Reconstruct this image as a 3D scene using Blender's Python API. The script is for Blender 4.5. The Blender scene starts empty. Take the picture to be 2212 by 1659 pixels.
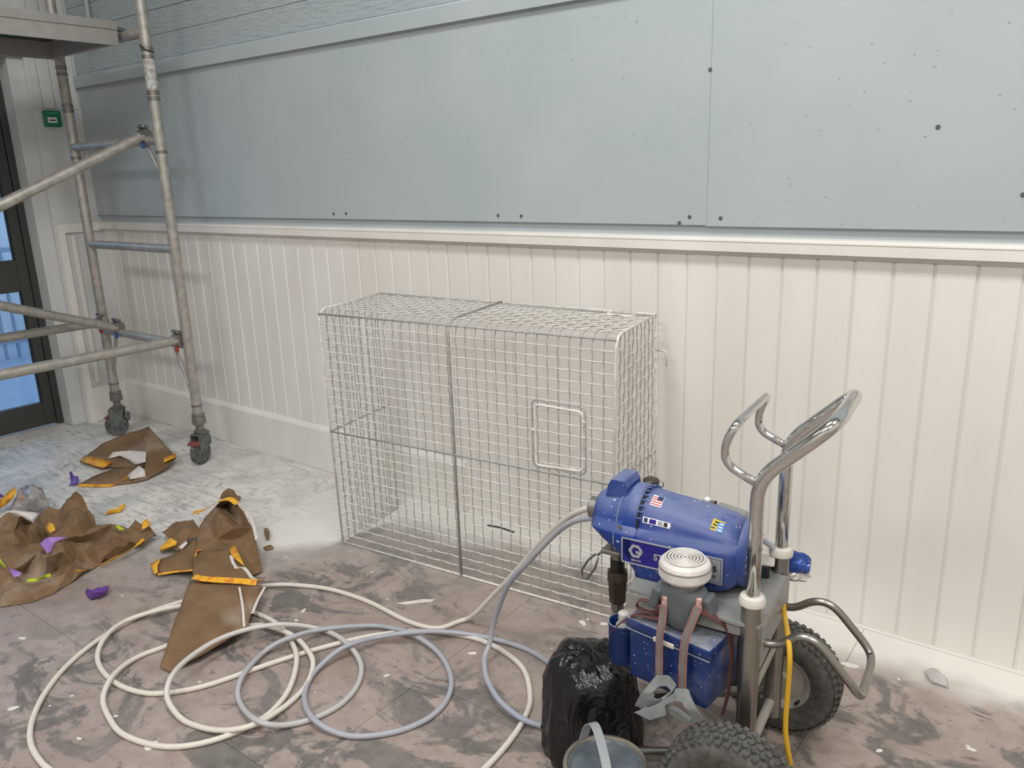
import bpy, bmesh, math, random
from mathutils import Vector, Matrix, noise as mnoise
random.seed(7)
SC = bpy.context.scene
COL = SC.collection
PI = math.pi

# ------------------------------------------------------------------ camera
cam_d = bpy.data.cameras.new('camera'); cam = bpy.data.objects.new('camera', cam_d); COL.objects.link(cam)
cam_d.sensor_width = 36.0; cam_d.lens = 1720 / 2212 * 36
cam_d.clip_start = 0.05; cam_d.clip_end = 100
CAMROT = [[0.800562, 0.132351, -0.584451], [0.598464, -0.226501, 0.768465], [-0.030671, -0.964977, -0.260535]]
cam.matrix_world = Matrix(((CAMROT[0][0], -CAMROT[0][1], -CAMROT[0][2], 0.0),
                           (CAMROT[1][0], -CAMROT[1][1], -CAMROT[1][2], -2.378),
                           (CAMROT[2][0], -CAMROT[2][1], -CAMROT[2][2], 1.4),
                           (0, 0, 0, 1)))
SC.camera = cam

# ------------------------------------------------------------------ world, lights, exposure
w = bpy.data.worlds.new('sky'); SC.world = w; w.use_nodes = True
w.node_tree.nodes['Background'].inputs[0].default_value = (0.50, 0.70, 1.0, 1)
w.node_tree.nodes['Background'].inputs[1].default_value = 2.2
SC.view_settings.view_transform = 'Standard'; SC.view_settings.look = 'None'
SC.view_settings.gamma = 1.0; SC.view_settings.use_curve_mapping = False
SC.view_settings.exposure = -0.24
SC.cycles.max_bounces = 7; SC.cycles.diffuse_bounces = 3; SC.cycles.glossy_bounces = 3; SC.cycles.transmission_bounces = 3; SC.cycles.transparent_max_bounces = 8

def area(name, loc, target, size, power, col):
    l = bpy.data.lights.new(name, 'AREA'); l.shape = 'RECTANGLE'; l.size, l.size_y = size
    l.energy = power; l.color = col
    o = bpy.data.objects.new(name, l); COL.objects.link(o); o.location = loc
    d = Vector(target) - Vector(loc); o.rotation_euler = d.to_track_quat('-Z', 'Y').to_euler()
    return o
WARM = (1.0, 0.965, 0.92); COOL = (0.84, 0.93, 1.0); NEUT = (0.985, 0.99, 1.0)
area('ceiling_light_a', (-3.4, -3.2, 3.72), (-3.4, -3.2, 0), (1.2, 0.6), 14, COOL)
area('ceiling_light_b', (-1.2, -1.6, 3.72), (-1.2, -1.6, 0), (1.2, 0.6), 58, NEUT)
area('ceiling_light_c', (1.0, -1.6, 3.72), (1.0, -1.6, 0), (1.2, 0.6), 62, WARM)
area('ceiling_light_d', (-1.2, -4.2, 3.72), (-1.2, -4.2, 0), (1.2, 0.6), 85, NEUT)
area('ceiling_light_e', (1.0, -4.2, 3.72), (1.0, -4.2, 0), (1.2, 0.6), 70, WARM)

# ------------------------------------------------------------------ node and mesh helpers
def lin(c):
    c = c / 255.0
    return c / 12.92 if c <= 0.04045 else ((c + 0.055) / 1.055) ** 2.4
def rgb(r, g, b): return (lin(r), lin(g), lin(b), 1.0)

class NT:
    def __init__(s, name):
        s.m = bpy.data.materials.new(name); s.m.use_nodes = True; s.t = s.m.node_tree
        s.b = s.t.nodes['Principled BSDF']; s.out = s.t.nodes['Material Output']
    def set(s, node, key, v):
        sock = node.inputs[key]
        if isinstance(v, bpy.types.NodeSocket): s.t.links.new(v, sock)
        else: sock.default_value = v
    def n(s, typ, ins=None, **props):
        nd = s.t.nodes.new('ShaderNode' + typ)
        for k, v in props.items(): setattr(nd, k, v)
        for k, v in (ins or {}).items(): s.set(nd, k, v)
        return nd
    def math(s, op, a, b=0.0, c=0.0, clamp=False):
        nd = s.n('Math', {0: a, 1: b, 2: c}, operation=op); nd.use_clamp = clamp; return nd.outputs[0]
    def mix(s, fac, a, b, blend='MIX'):
        nd = s.t.nodes.new('ShaderNodeMix'); nd.data_type = 'RGBA'; nd.blend_type = blend
        s.set(nd, 0, fac); s.set(nd, 6, a); s.set(nd, 7, b); return nd.outputs[2]
    def noise(s, vec, scale, detail=4, rough=0.55, dist=0.0):
        return s.n('TexNoise', {'Vector': vec, 'Scale': scale, 'Detail': detail, 'Roughness': rough, 'Distortion': dist}).outputs[0]
    def ramp(s, fac, lo, hi, invert=False):
        nd = s.n('MapRange', {0: fac, 1: lo, 2: hi, 3: 1.0 if invert else 0.0, 4: 0.0 if invert else 1.0}); nd.clamp = True
        return nd.outputs[0]
    def pos(s): return s.n('NewGeometry').outputs['Position']
    def objc(s): return s.n('TexCoord').outputs['Object']
    def scale(s, vec, sc, rot=(0, 0, 0), loc=(0, 0, 0)):
        return s.n('Mapping', {0: vec, 1: loc, 2: rot, 3: sc}).outputs[0]
    def bump(s, h, strength=0.3, dist=0.01):
        nd = s.n('Bump', {'Height': h, 'Strength': strength, 'Distance': dist}); s.set(s.b, 'Normal', nd.outputs[0])
    def fin(s, col=None, rough=None, metal=None, **kw):
        if col is not None: s.set(s.b, 'Base Color', col)
        if rough is not None: s.set(s.b, 'Roughness', rough)
        if metal is not None: s.set(s.b, 'Metallic', metal)
        for k, v in kw.items(): s.set(s.b, k, v)
        return s.m

def simple(name, c, rough=0.5, metal=0.0, var=0.12, nscale=8.0, bump=0.0, bscale=60.0, c2=None, **kw):
    t = NT(name); p = t.objc()
    f = t.ramp(t.noise(p, nscale, 2), 0.3, 0.7)
    d = c2 if c2 else tuple(x * (1 - var) for x in c[:3]) + (1,)
    if bump: t.bump(t.noise(p, bscale, 1), bump, 0.004)
    return t.fin(t.mix(f, d, c), rough, metal, **kw)

def specked(name, c, dust, rough, speck=(0.8, 0.8, 0.8, 1), amount=0.62, metal=0.0, sscale=70.0, dustf=(0.42, 0.75), upf=0.7):
    t = NT(name); p = t.objc()
    f = t.math('MULTIPLY', t.ramp(t.noise(p, 9, 6, 0.65), dustf[0], dustf[1]), 0.6)
    nz = t.n('NewGeometry').outputs['Normal']
    up = t.ramp(t.n('SeparateXYZ', {0: nz}).outputs[2], 0.2, 0.95)
    f = t.math('MAXIMUM', f, t.math('MULTIPLY', up, t.ramp(t.noise(p, 16, 3), 0.2, 0.52)))
    f = t.math('MULTIPLY', f, upf)
    col = t.mix(f, c, dust)
    sp = t.ramp(t.noise(t.scale(p, (1, 1, 1.6)), sscale, 2, 0.4), amount + 0.05, amount + 0.09)
    col = t.mix(sp, col, speck)
    return t.fin(col, t.math('ADD', t.math('MULTIPLY', f, 0.35), rough), metal)

OFF = {}
def prop(o, label=None, cat=None, group=None, kind=None):
    if label: o['label'] = label
    if cat: o['category'] = cat
    if group: o['group'] = group
    if kind: o['kind'] = kind
    return o
def thing(name, label, cat, loc=(0, 0, 0), rz=0.0, group=None, off=None):
    o = bpy.data.objects.new(name, None); COL.objects.link(o); o.empty_display_size = 0.05
    o.location = loc; o.rotation_euler = (0, 0, rz)
    OFF[o] = Vector(off if off is not None else loc)
    return prop(o, label, cat, group)

class MB:
    """collects verts and faces of one mesh"""
    def __init__(s): s.v = []; s.f = []
    def add(s, v, f):
        b = len(s.v); s.v += [tuple(x) for x in v]; s.f += [tuple(i + b for i in q) for q in f]; return s
    def box(s, c, size, rot=None, bevel=0.0, seg=1):
        bm = bmesh.new(); bmesh.ops.create_cube(bm, size=1.0)
        for q in bm.verts: q.co = Vector((q.co.x * size[0], q.co.y * size[1], q.co.z * size[2]))
        if bevel: bmesh.ops.bevel(bm, geom=list(bm.edges), offset=bevel, segments=seg, profile=0.5, affect='EDGES')
        R = rot if isinstance(rot, Matrix) else (Matrix.Rotation(rot, 3, 'Z') if rot else Matrix.Identity(3))
        bm.verts.index_update()
        s.add([R @ q.co + Vector(c) for q in bm.verts], [[q.index for q in fc.verts] for fc in bm.faces]); bm.free(); return s
    def bounds(s, x0, x1, y0, y1, z0, z1, bevel=0.0):
        return s.box(((x0 + x1) / 2, (y0 + y1) / 2, (z0 + z1) / 2), (x1 - x0, y1 - y0, z1 - z0), None, bevel)
    def tube(s, pts, r, n=8, closed=False, caps=True):
        P = [Vector(p) for p in pts]; m = len(P); vs = []; prev = None
        for i in range(m):
            if closed: t = P[(i + 1) % m] - P[i - 1]
            else: t = P[min(i + 1, m - 1)] - P[max(i - 1, 0)]
            t = t.normalized() if t.length > 1e-9 else Vector((0, 0, 1))
            if prev is None:
                a = Vector((0, 0, 1)) if abs(t.z) < 0.9 else Vector((1, 0, 0)); u = t.cross(a).normalized()
            else:
                u = prev - t * prev.dot(t); u = u.normalized() if u.length > 1e-6 else t.orthogonal().normalized()
            prev = u; wv = t.cross(u); rr = r[i] if isinstance(r, (list, tuple)) else r
            for k in range(n):
                a = 2 * PI * k / n; vs.append(P[i] + u * (rr * math.cos(a)) + wv * (rr * math.sin(a)))
        fs = []
        for i in range(m if closed else m - 1):
            j = (i + 1) % m
            for k in range(n): fs.append((i * n + k, i * n + (k + 1) % n, j * n + (k + 1) % n, j * n + k))
        if caps and not closed:
            fs.append(tuple(range(n - 1, -1, -1))); fs.append(tuple((m - 1) * n + k for k in range(n)))
        return s.add(vs, fs)
    def lathe(s, prof, c=(0, 0, 0), n=24, axis='Z', rot=None, ring=False):
        vs = []; fs = []; m = len(prof)
        for r, h in prof:
            for k in range(n):
                a = 2 * PI * k / n; x, y = r * math.cos(a), r * math.sin(a)
                v = Vector((x, y, h)) if axis == 'Z' else Vector((x, h, y)) if axis == 'Y' else Vector((h, x, y))
                if rot: v = rot @ v
                vs.append(v + Vector(c))
        for i in range(m - 1):
            for k in range(n): fs.append((i * n + k, i * n + (k + 1) % n, (i + 1) * n + (k + 1) % n, (i + 1) * n + k))
        if ring:
            for k in range(n): fs.append(((m - 1) * n + k, (m - 1) * n + (k + 1) % n, (k + 1) % n, k))
        else: fs.append(tuple(range(n - 1, -1, -1))); fs.append(tuple((m - 1) * n + k for k in range(n)))
        return s.add(vs, fs)
    def prism(s, poly, axis, a, b):
        n = len(poly)
        def mk(p, h): return (h, p[0], p[1]) if axis == 'X' else (p[0], h, p[1]) if axis == 'Y' else (p[0], p[1], h)
        vs = [mk(p, a) for p in poly] + [mk(p, b) for p in poly]
        fs = [tuple(range(n)), tuple(range(2 * n - 1, n - 1, -1))] + [(i, (i + 1) % n, n + (i + 1) % n, n + i) for i in range(n)]
        return s.add(vs, fs)
    def ribbon(s, pts, width, wdir, th=0.0015):
        """flat strap along pts, width measured along wdir (a vector or one per point)"""
        P = [Vector(p) for p in pts]; m = len(P); vs = []; fs = []
        for i in range(m):
            t = (P[min(i + 1, m - 1)] - P[max(i - 1, 0)]).normalized()
            wd = Vector(wdir[i] if isinstance(wdir, list) else wdir); wd = (wd - t * wd.dot(t)).normalized(); nn = t.cross(wd)
            wi = width[i] if isinstance(width, (list, tuple)) else width
            for a, b in ((-.5, -.5), (.5, -.5), (.5, .5), (-.5, .5)): vs.append(P[i] + wd * (wi * a) + nn * (th * b))
        for i in range(m - 1):
            for k in range(4): fs.append((i * 4 + k, i * 4 + (k + 1) % 4, i * 4 + 4 + (k + 1) % 4, i * 4 + 4 + k))
        fs += [(3, 2, 1, 0), tuple((m - 1) * 4 + k for k in range(4))]
        return s.add(vs, fs)
    def loft(s, secs, caps=True):
        n = len(secs[0]); vs = [p for q in secs for p in q]; fs = []
        for i in range(len(secs) - 1):
            for k in range(n): fs.append((i * n + k, i * n + (k + 1) % n, (i + 1) * n + (k + 1) % n, (i + 1) * n + k))
        if caps: fs += [tuple(range(n - 1, -1, -1)), tuple((len(secs) - 1) * n + k for k in range(n))]
        return s.add(vs, fs)
    def build(s, name, mat, parent=None, smooth=None, label=None, kind=None):
        me = bpy.data.meshes.new(name)
        off = OFF.get(parent, Vector((0, 0, 0))) if parent else Vector((0, 0, 0))
        me.from_pydata([tuple(Vector(p) - off) for p in s.v], [], s.f)
        bm = bmesh.new(); bm.from_mesh(me); bmesh.ops.recalc_face_normals(bm, faces=bm.faces); bm.to_mesh(me); bm.free()
        me.materials.append(mat)
        if smooth is not None:
            me.polygons.foreach_set('use_smooth', [True] * len(me.polygons))
            if smooth < 180: me.set_sharp_from_angle(angle=math.radians(smooth))
        o = bpy.data.objects.new(name, me); COL.objects.link(o)
        if parent: o.parent = parent; OFF[o] = off
        if label: o['label'] = label
        if kind: o['kind'] = kind
        return o
def struct(o): o['kind'] = 'structure'; return o
def spline(pts, per=6, closed=False):
    P = [Vector(p) for p in pts]; n = len(P); out = []
    rng = range(n if closed else n - 1)
    for i in rng:
        p0 = P[i - 1] if (closed or i > 0) else P[0] * 2 - P[1]
        p1 = P[i]; p2 = P[(i + 1) % n]
        p3 = P[(i + 2) % n] if (closed or i + 2 < n) else P[-1] * 2 - P[-2]
        for k in range(per):
            t = k / per
            out.append(0.5 * ((2 * p1) + (p2 - p0) * t + (2 * p0 - 5 * p1 + 4 * p2 - p3) * t * t + (3 * p1 - p0 - 3 * p2 + p3) * t ** 3))
    if not closed: out.append(P[-1])
    return out
def rounded(pts, rad, seg=5, closed=False):
    """polyline with its corners rounded"""
    P = [Vector(p) for p in pts]; n = len(P); out = []
    for i in range(n):
        if not closed and i in (0, n - 1): out.append(P[i]); continue
        a, b, c = P[i - 1], P[i], P[(i + 1) % n]
        d1 = min(rad, (a - b).length * .49); d2 = min(rad, (c - b).length * .49)
        s0 = b + (a - b).normalized() * d1; s1 = b + (c - b).normalized() * d2
        for k in range(seg + 1):
            t = k / seg; out.append(s0 * (1 - t) ** 2 + b * (2 * t * (1 - t)) + s1 * t * t)
    return out
def text(body, size, mat, parent, loc, rot, name='lettering', depth=0.0003, bold=0.0):
    cu = bpy.data.curves.new(name, 'FONT'); cu.body = body; cu.size = size; cu.extrude = depth; cu.offset = bold
    cu.align_x = 'CENTER'; cu.align_y = 'CENTER'; cu.resolution_u = 3
    t = bpy.data.objects.new(name, cu); COL.objects.link(t); bpy.context.view_layer.update()
    me = bpy.data.meshes.new_from_object(t.evaluated_get(bpy.context.evaluated_depsgraph_get()))
    bpy.data.objects.remove(t); bpy.data.curves.remove(cu)
    me.materials.clear(); me.materials.append(mat)
    M = Matrix.Translation(Vector(loc) - OFF.get(parent, Vector((0, 0, 0)))) @ rot.to_4x4()
    me.transform(M)
    o = bpy.data.objects.new(name, me); COL.objects.link(o); o.parent = parent; return o

# ------------------------------------------------------------------ materials of the room
def m_white():
    t = NT('white_gloss_paint'); p = t.pos()
    f = t.ramp(t.noise(t.scale(p, (1, 1, .25)), 5, 2), .3, .75)
    t.bump(t.noise(t.scale(p, (1, 1, .3)), 90, 1), .12, .003)
    return t.fin(t.mix(f, rgb(226, 222, 214), rgb(236, 233, 227)), .42)
def m_blue(name, planks=False):
    t = NT(name); p = t.pos()
    f = t.ramp(t.noise(p, 2.2, 2), .3, .7)
    col = t.mix(f, rgb(170, 181, 184), rgb(179, 188, 191))
    if not planks:
        # chips and pin holes in the sheet, short and lying flat
        q = t.scale(p, (26, 26, 58))
        vo = t.n('TexVoronoi', {'Vector': q, 'Scale': 1.0, 'Randomness': 1.0})
        keep = t.ramp(t.n('SeparateColor', {0: vo.outputs['Color']}).outputs[0], .52, .54)
        area_ = t.ramp(t.noise(p, 1.3, 2), .38, .52)
        sz = t.ramp(t.n('SeparateColor', {0: vo.outputs['Color']}).outputs[1], 0, 1)
        lim = t.math('MULTIPLY_ADD', sz, .10, .025)
        d = t.math('LESS_THAN', vo.outputs['Distance'], lim)
        m = t.math('MULTIPLY', t.math('MULTIPLY', d, keep), area_)
        col = t.mix(t.math('MULTIPLY', m, .75), col, rgb(120, 128, 130))
        t.bump(t.math('MULTIPLY', m, -1.0), .4, .002)
        return t.fin(col, .55)
    g = t.noise(t.scale(p, (3, 3, 22)), 4, 4, .62, .4)
    col = t.mix(t.ramp(g, .5, .72), col, rgb(158, 172, 178))
    t.bump(g, .7, .012)
    return t.fin(col, .6)
def m_floor(name, wear):
    t = NT(name); p = t.pos()
    xyz = t.n('SeparateXYZ', {0: p}); X, Y = xyz.outputs[0], xyz.outputs[1]
    # worn tile colour: mauve brown, greyer and darker in trodden patches
    base = t.mix(t.ramp(t.noise(p, 1.7, 2), .35, .65), rgb(156, 141, 133), rgb(168, 155, 148))
    base = t.mix(t.ramp(t.noise(p, 11, 3, .7), .42, .7), base, rgb(144, 130, 122))
    dn = t.noise(t.scale(p, (1.0, 1.5, 1)), 4.2, 6, .68, .9)
    dn2 = t.ramp(t.noise(p, .9, 2), .30, .50)
    dark = t.math('MULTIPLY', t.ramp(dn, .50, .56), dn2)
    base = t.mix(t.math('MULTIPLY', dark, .9), base, t.mix(t.ramp(t.noise(p, 24, 2, .7), .35, .65), rgb(92, 90, 87), rgb(116, 111, 106)))
    dk2 = t.ramp(t.noise(t.scale(p, (1, 1.3, 1)), 17, 4, .7, .5), .6, .66)
    base = t.mix(t.math('MULTIPLY', dk2, .6), base, rgb(96, 92, 90))
    rust = t.ramp(t.noise(p, 3.1, 2), .62, .74)
    base = t.mix(t.math('MULTIPLY', rust, .45), base, rgb(140, 112, 92))
    # dried white paint: the width of the sprayed strip along the wall changes with x
    fc = t.n('FloatCurve', {1: t.ramp(X, -5.0, 1.0)})
    cv = fc.mapping.curves[0]
    pts = [(-5.0, 1.12), (-4.4, 1.02), (-3.85, 1.14), (-3.2, .98), (-2.95, .92), (-2.5, .72), (-2.31, .56), (-2.27, .27), (-1.97, .23), (-1.6, .17), (-1.35, .14), (-1.1, .15), (-.8, .20), (-.5, .20), (0, .17), (1.0, .15)]
    while len(cv.points) < len(pts): cv.points.new(.5, .5)
    for c, (x, y) in zip(cv.points, pts): c.location = ((x + 5) / 6, y / 1.2); c.handle_type = 'VECTOR'
    fc.mapping.update()
    edge = t.math('MULTIPLY', fc.outputs[0], 1.2)
    nz = t.math('MULTIPLY', t.math('SUBTRACT', t.noise(p, 4.5, 3), .5), .22)
    dist = t.math('ADD', t.math('ADD', edge, Y), nz)            # > 0 : inside the white strip
    white = t.ramp(dist, -.07, .075)
    drift_area = t.ramp(X, -.8, -2.2)
    if wear:
        # scratches and worn spots in the white on the left
        wear_area = t.ramp(X, -2.5, -3.0)
        wave = t.n('TexWave', {'Vector': t.scale(p, (1, 1, 1), loc=(3.55, .55, 0)), 'Scale': 5.2, 'Distortion': 7.5, 'Detail': 4.0, 'Detail Scale': 1.6}, wave_type='RINGS', rings_direction='Z')
        scr = t.ramp(wave.outputs[1], .80, .93)
        patch = t.ramp(t.noise(p, 4.2, 3, .75), .54, .60)
        scr = t.math('MULTIPLY', scr, patch)
        for ang, sx in ((.35, 5), (-.5, 4), (1.25, 6)):
            li = t.noise(t.scale(p, (sx, 55, 1), rot=(0, 0, ang), loc=(ang, sx, 0)), 1.0, 2, .6, .3)
            scr = t.math('MAXIMUM', scr, t.math('MULTIPLY', t.ramp(li, .60, .65), t.ramp(t.noise(t.scale(p, (1, 1, 1), loc=(sx, ang, 3)), 3.2, 2), .44, .52)))
        chips = t.ramp(t.noise(t.scale(p, (1, 2.1, 1), rot=(0, 0, .5)), 15, 4, .65, .6), .57, .62)
        near = t.ramp(dist, .75, .25)
        wearf = t.math('MULTIPLY', t.math('MAXIMUM', scr, t.math('MULTIPLY', chips, t.math('MULTIPLY_ADD', near, .7, .3))), wear_area)
        worn = t.math('MULTIPLY', t.math('SUBTRACT', 1.0, t.math('MULTIPLY', wearf, .85)), white)
        wash = t.math('MULTIPLY', t.math('MULTIPLY', t.ramp(t.noise(p, 5, 5, .7, .5), .42, .66), wear_area), .75)
    else: worn, wash = white, 0.0      # the strip further right is unscratched
    drift = t.ramp(dist, -.42, .05)
    base = t.mix(t.math('MULTIPLY', drift, t.math('MULTIPLY', drift_area, .62)), base, rgb(186, 184, 180))
    col = t.mix(worn, base, t.mix(wash, rgb(226, 223, 216), rgb(172, 173, 172)))
    # flicks of white paint
    vo = t.n('TexVoronoi', {'Vector': t.scale(p, (1, 1, 1)), 'Scale': 16.0})
    fl = t.math('MULTIPLY', t.math('LESS_THAN', vo.outputs['Distance'], .085), t.math('GREATER_THAN', t.n('SeparateColor', {0: vo.outputs['Color']}).outputs[0], .72))
    col = t.mix(t.math('MULTIPLY', fl, .8), col, rgb(222, 219, 212))
    return t.fin(col, t.math('MULTIPLY_ADD', dn, .35, .28))
M = {}
M['white'] = m_white(); M['blue'] = m_blue('duck_egg_sheet_paint'); M['blueplank'] = m_blue('duck_egg_plank_paint', True)
M['floor'] = m_floor('paint_spattered_floor_tile', False); M['floorw'] = m_floor('scuffed_paint_floor_tile', True)
M['grout'] = simple('tile_joint', rgb(122, 106, 92), .9)
M['plaster'] = simple('plain_plaster', rgb(222, 219, 212), .8, nscale=2)
M['endwall'] = simple('end_wall_paint', rgb(214, 215, 213), .5, nscale=2, var=.06)
M['doorgrey'] = simple('dark_grey_door_metal', rgb(74, 76, 72), .45, .3, nscale=4)
M['screw'] = simple('screw_hole', rgb(84, 92, 94), .6)
def m_glass():
    t = NT('door_glass'); g = t.n('BsdfGlossy', {'Roughness': .02}); tr = t.n('BsdfTransparent', {0: (.82, .9, .98, 1)})
    fr = t.n('Fresnel', {0: 1.45}); mx = t.n('MixShader', {0: fr.outputs[0], 1: tr.outputs[0], 2: g.outputs[0]})
    t.t.links.new(mx.outputs[0], t.out.inputs[0]); return t.m
M['glass'] = m_glass()

# ------------------------------------------------------------------ room shell
XL, XR, YF, ZC = -4.82, 2.6, -6.2, 3.8
floor_o = struct(MB().bounds(-5.15, XR, YF, .1, -.12, -.004).build('floor', M['grout']))
floor_o['label'] = 'worn tiled floor with white paint overspray along the wall'
protos = {}
for i in range(-6, 11):
    for j in range(0, 8):
        k = 'floorw' if i < 0 else 'floor'
        if k not in protos: o = protos[k] = MB().box((0, 0, -.003), (.4788, .4788, .006), None, .0006).build('tile', M[k], floor_o)
        else: o = protos[k].copy(); COL.objects.link(o)
        o.location = (-2.385 + .48 * (i + .5), -.015 - .48 * (j + .5), 0)
# strip of cut tiles against the wall, and the plain rest of the hall floor behind the camera
MB().bounds(-5.15, -2.3856, -.013, .1, -.006, 0).build('cut_tile', M['floorw'], floor_o)
MB().bounds(-2.3844, XR, -.013, .1, -.006, 0).build('cut_tile', M['floor'], floor_o)
MB().bounds(-5.15, XR, YF, -3.857, -.006, 0).build('floor_covering', simple('plain_floor', rgb(150, 137, 129), .5, nscale=2), floor_o)

wall = struct(MB().bounds(-5.2, XR, .022, .16, -.1, ZC).build('wall_back', M['plaster']))
wall['label'] = 'long wall with white tongue and groove below and pale blue panels above'
# vertical tongue-and-groove boards, each its own piece
BW = .1019
bd = [(-BW / 2 + .0002, .02), (-BW / 2 + .0002, .0052), (-BW / 2 + .0085, 0), (BW / 2 - .0045, 0), (BW / 2 - .0002, .0052), (BW / 2 - .0002, .02)]
b0 = MB().prism(bd, 'Z', -.004, 1.15).build('board', M['white'], wall)
k = 0; x = -1.172 * .9333 + BW / 2
x -= BW * math.floor((x - XL) / BW)
while x < XR:
    o = b0 if k == 0 else b0.copy()
    if k: COL.objects.link(o)
    o.location = (x, (random.random() - .5) * .0012, 0); x += BW; k += 1
# dado rail with a rounded lip
prof = [(.02, 1.124), (-.007, 1.124), (-.008, 1.136), (-.028, 1.137), (-.028, 1.164), (-.030, 1.168), (-.029, 1.173), (-.022, 1.177), (.02, 1.181)]
rail = struct(MB().prism(prof, 'X', XL, XR).build('trim_1', M['white'])); rail['label'] = 'white dado rail capping the boards'
# blue sheets
for a, b, z0 in ((XL, -1.0257, 1.2135), (-1.0251, 1.42, 1.2105), (1.422, XR, 1.211)):
    MB().bounds(a, b, -.011, .02, z0, 1.93, .0006).build('panel', M['blue'], wall)
MB().bounds(XL, XR, .004, .021, 1.15, 1.24).build('backing_strip', M['blue'], wall)
sc0 = MB().lathe([(0, -.0125), (.0062, -.0125), (.0062, -.0105), (0, -.0105)], n=10, axis='Y').build('screw', M['screw'], wall)
for i, (sx, sz) in enumerate(((-2.745, 1.236), (-2.665, 1.237), (-1.839, 1.236), (-1.734, 1.235), (-1.081, 1.238), (-.979, 1.235), (-1.115, 1.219), (-.405, 1.47), (-1.028, 1.665), (-.2, 1.3))):
    o = sc0 if i == 0 else sc0.copy()
    if i: COL.objects.link(o)
    o.location = (sx, 0, sz)
# fillet strip over the sheets, then horizontal planks
strip = struct(MB().prism([(.02, 1.914), (-.03, 1.914), (-.03, 1.972), (-.024, 1.98), (.02, 1.984)], 'X', XL, XR).build('trim_2', M['blue'])); strip['label'] = 'pale blue fillet strip above the blue sheets'
for i in range(16):
    z0 = 1.985 + i * .113; dy = (random.random() - .5) * .004
    MB().bounds(XL, XR, -.006 + dy, .02, z0 + .0006, z0 + .1124, .0018).build('plank', M['blueplank'], wall)
base = struct(MB().prism([(.0, .001), (-.02, .001), (-.02, .205), (-.012, .218), (-.004, .226), (0, .226)], 'X', XL, -2.06).build('baseboard_back', M['white'])); base['label'] = 'white baseboard ending behind the wire cage'

MB().tube([(-4.55, -.022, 2.1), (-4.55, -.022, ZC)], .012, 10).build('conduit', M['blue'], wall, 40)
# end wall on the left with the glazed door
DX = -4.97
wl = struct(MB().bounds(-5.15, XL, -.27, .1, -.1, ZC).build('wall_left', M['endwall'])); wl['label'] = 'white end wall beside the glazed door'
MB().bounds(-5.15, XL, -1.36, -.27, 2.06, ZC).build('door_head', M['endwall'], wl)
MB().bounds(-5.15, XL, YF, -1.36, -.1, ZC).build('side_pier', M['endwall'], wl)
MB().bounds(DX - .02, XL - .03, -.345, -.262, 0, 2.06, .004).build('door_lining', M['endwall'], wl)
MB().prism([(-.262, 0), (-.262, 1.176), (0, 1.176), (0, 1.126), (-.222, 1.126), (-.222, 0)], 'X', XL, XL + .018).build('panel_moulding', M['white'], wl)
MB().bounds(XL, XL + .014, -.19, -.165, .23, 1.11, .003).build('upright_bead', M['white'], wl)
MB().bounds(XL, XL + .018, -.222, 0, .0, .21, .004).build('skirting', M['white'], wl)
for yy in (-.05, -.115, -.18, -.245):
    MB().bounds(XL, XL + .007, yy - .028, yy + .028, 1.8, ZC, .003).build('upright_board', M['endwall'], wl)
door = struct(thing('door_1', None, None, (DX, -.85, 0))); door['label'] = 'dark grey metal door with two glass panes'; del_keys = None
y0, y1 = -1.345, -.334
MB().bounds(DX - .05, DX + .005, y1 - .045, y1, 0, 2.05, .004).build('frame_jamb', M['doorgrey'], door)
MB().bounds(DX - .05, DX + .005, y0, y0 + .045, 0, 2.05, .004).build('frame_jamb', M['doorgrey'], door)
MB().bounds(DX - .05, DX + .005, y0, y1, 2.005, 2.05, .004).build('frame_head', M['doorgrey'], door)
MB().bounds(DX - .045, DX - .003, y1 - .106, y1 - .048, .01, 2.0, .003).build('stile', M['doorgrey'], door)
MB().bounds(DX - .045, DX - .003, y0 + .048, y0 + .106, .01, 2.0, .003).build('stile', M['doorgrey'], door)
for z0, z1, n in ((.01, .15, 'bottom_rail'), (.81, .99, 'middle_rail'), (1.88, 2.0, 'top_rail')):
    MB().bounds(DX - .045, DX - .003, y0 + .106, y1 - .106, z0, z1, .003).build(n, M['doorgrey'], door)
for z0, z1 in ((.15, .81), (.99, 1.88)):
    MB().bounds(DX - .028, DX - .022, y0 + .106, y1 - .106, z0, z1).build('pane', M['glass'], door)
    MB().bounds(DX - .012, DX - .001, y1 - .114, y1 - .104, z0, z1).build('glazing_bead', simple('black_gasket', rgb(30, 32, 34), .6) if z0 < .5 else bpy.data.materials['black_gasket'], door)
# the rest of the hall, seen only in reflections
struct(MB().bounds(XR, XR + .1, YF, .16, -.1, ZC).build('wall_right', M['plaster']))
struct(MB().bounds(-5.15, XR, YF - .1, YF, -.1, ZC).build('wall_front', M['plaster']))
struct(MB().bounds(-5.15, XR + .1, YF - .1, .16, ZC, ZC + .1).build('ceiling', M['plaster']))
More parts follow.
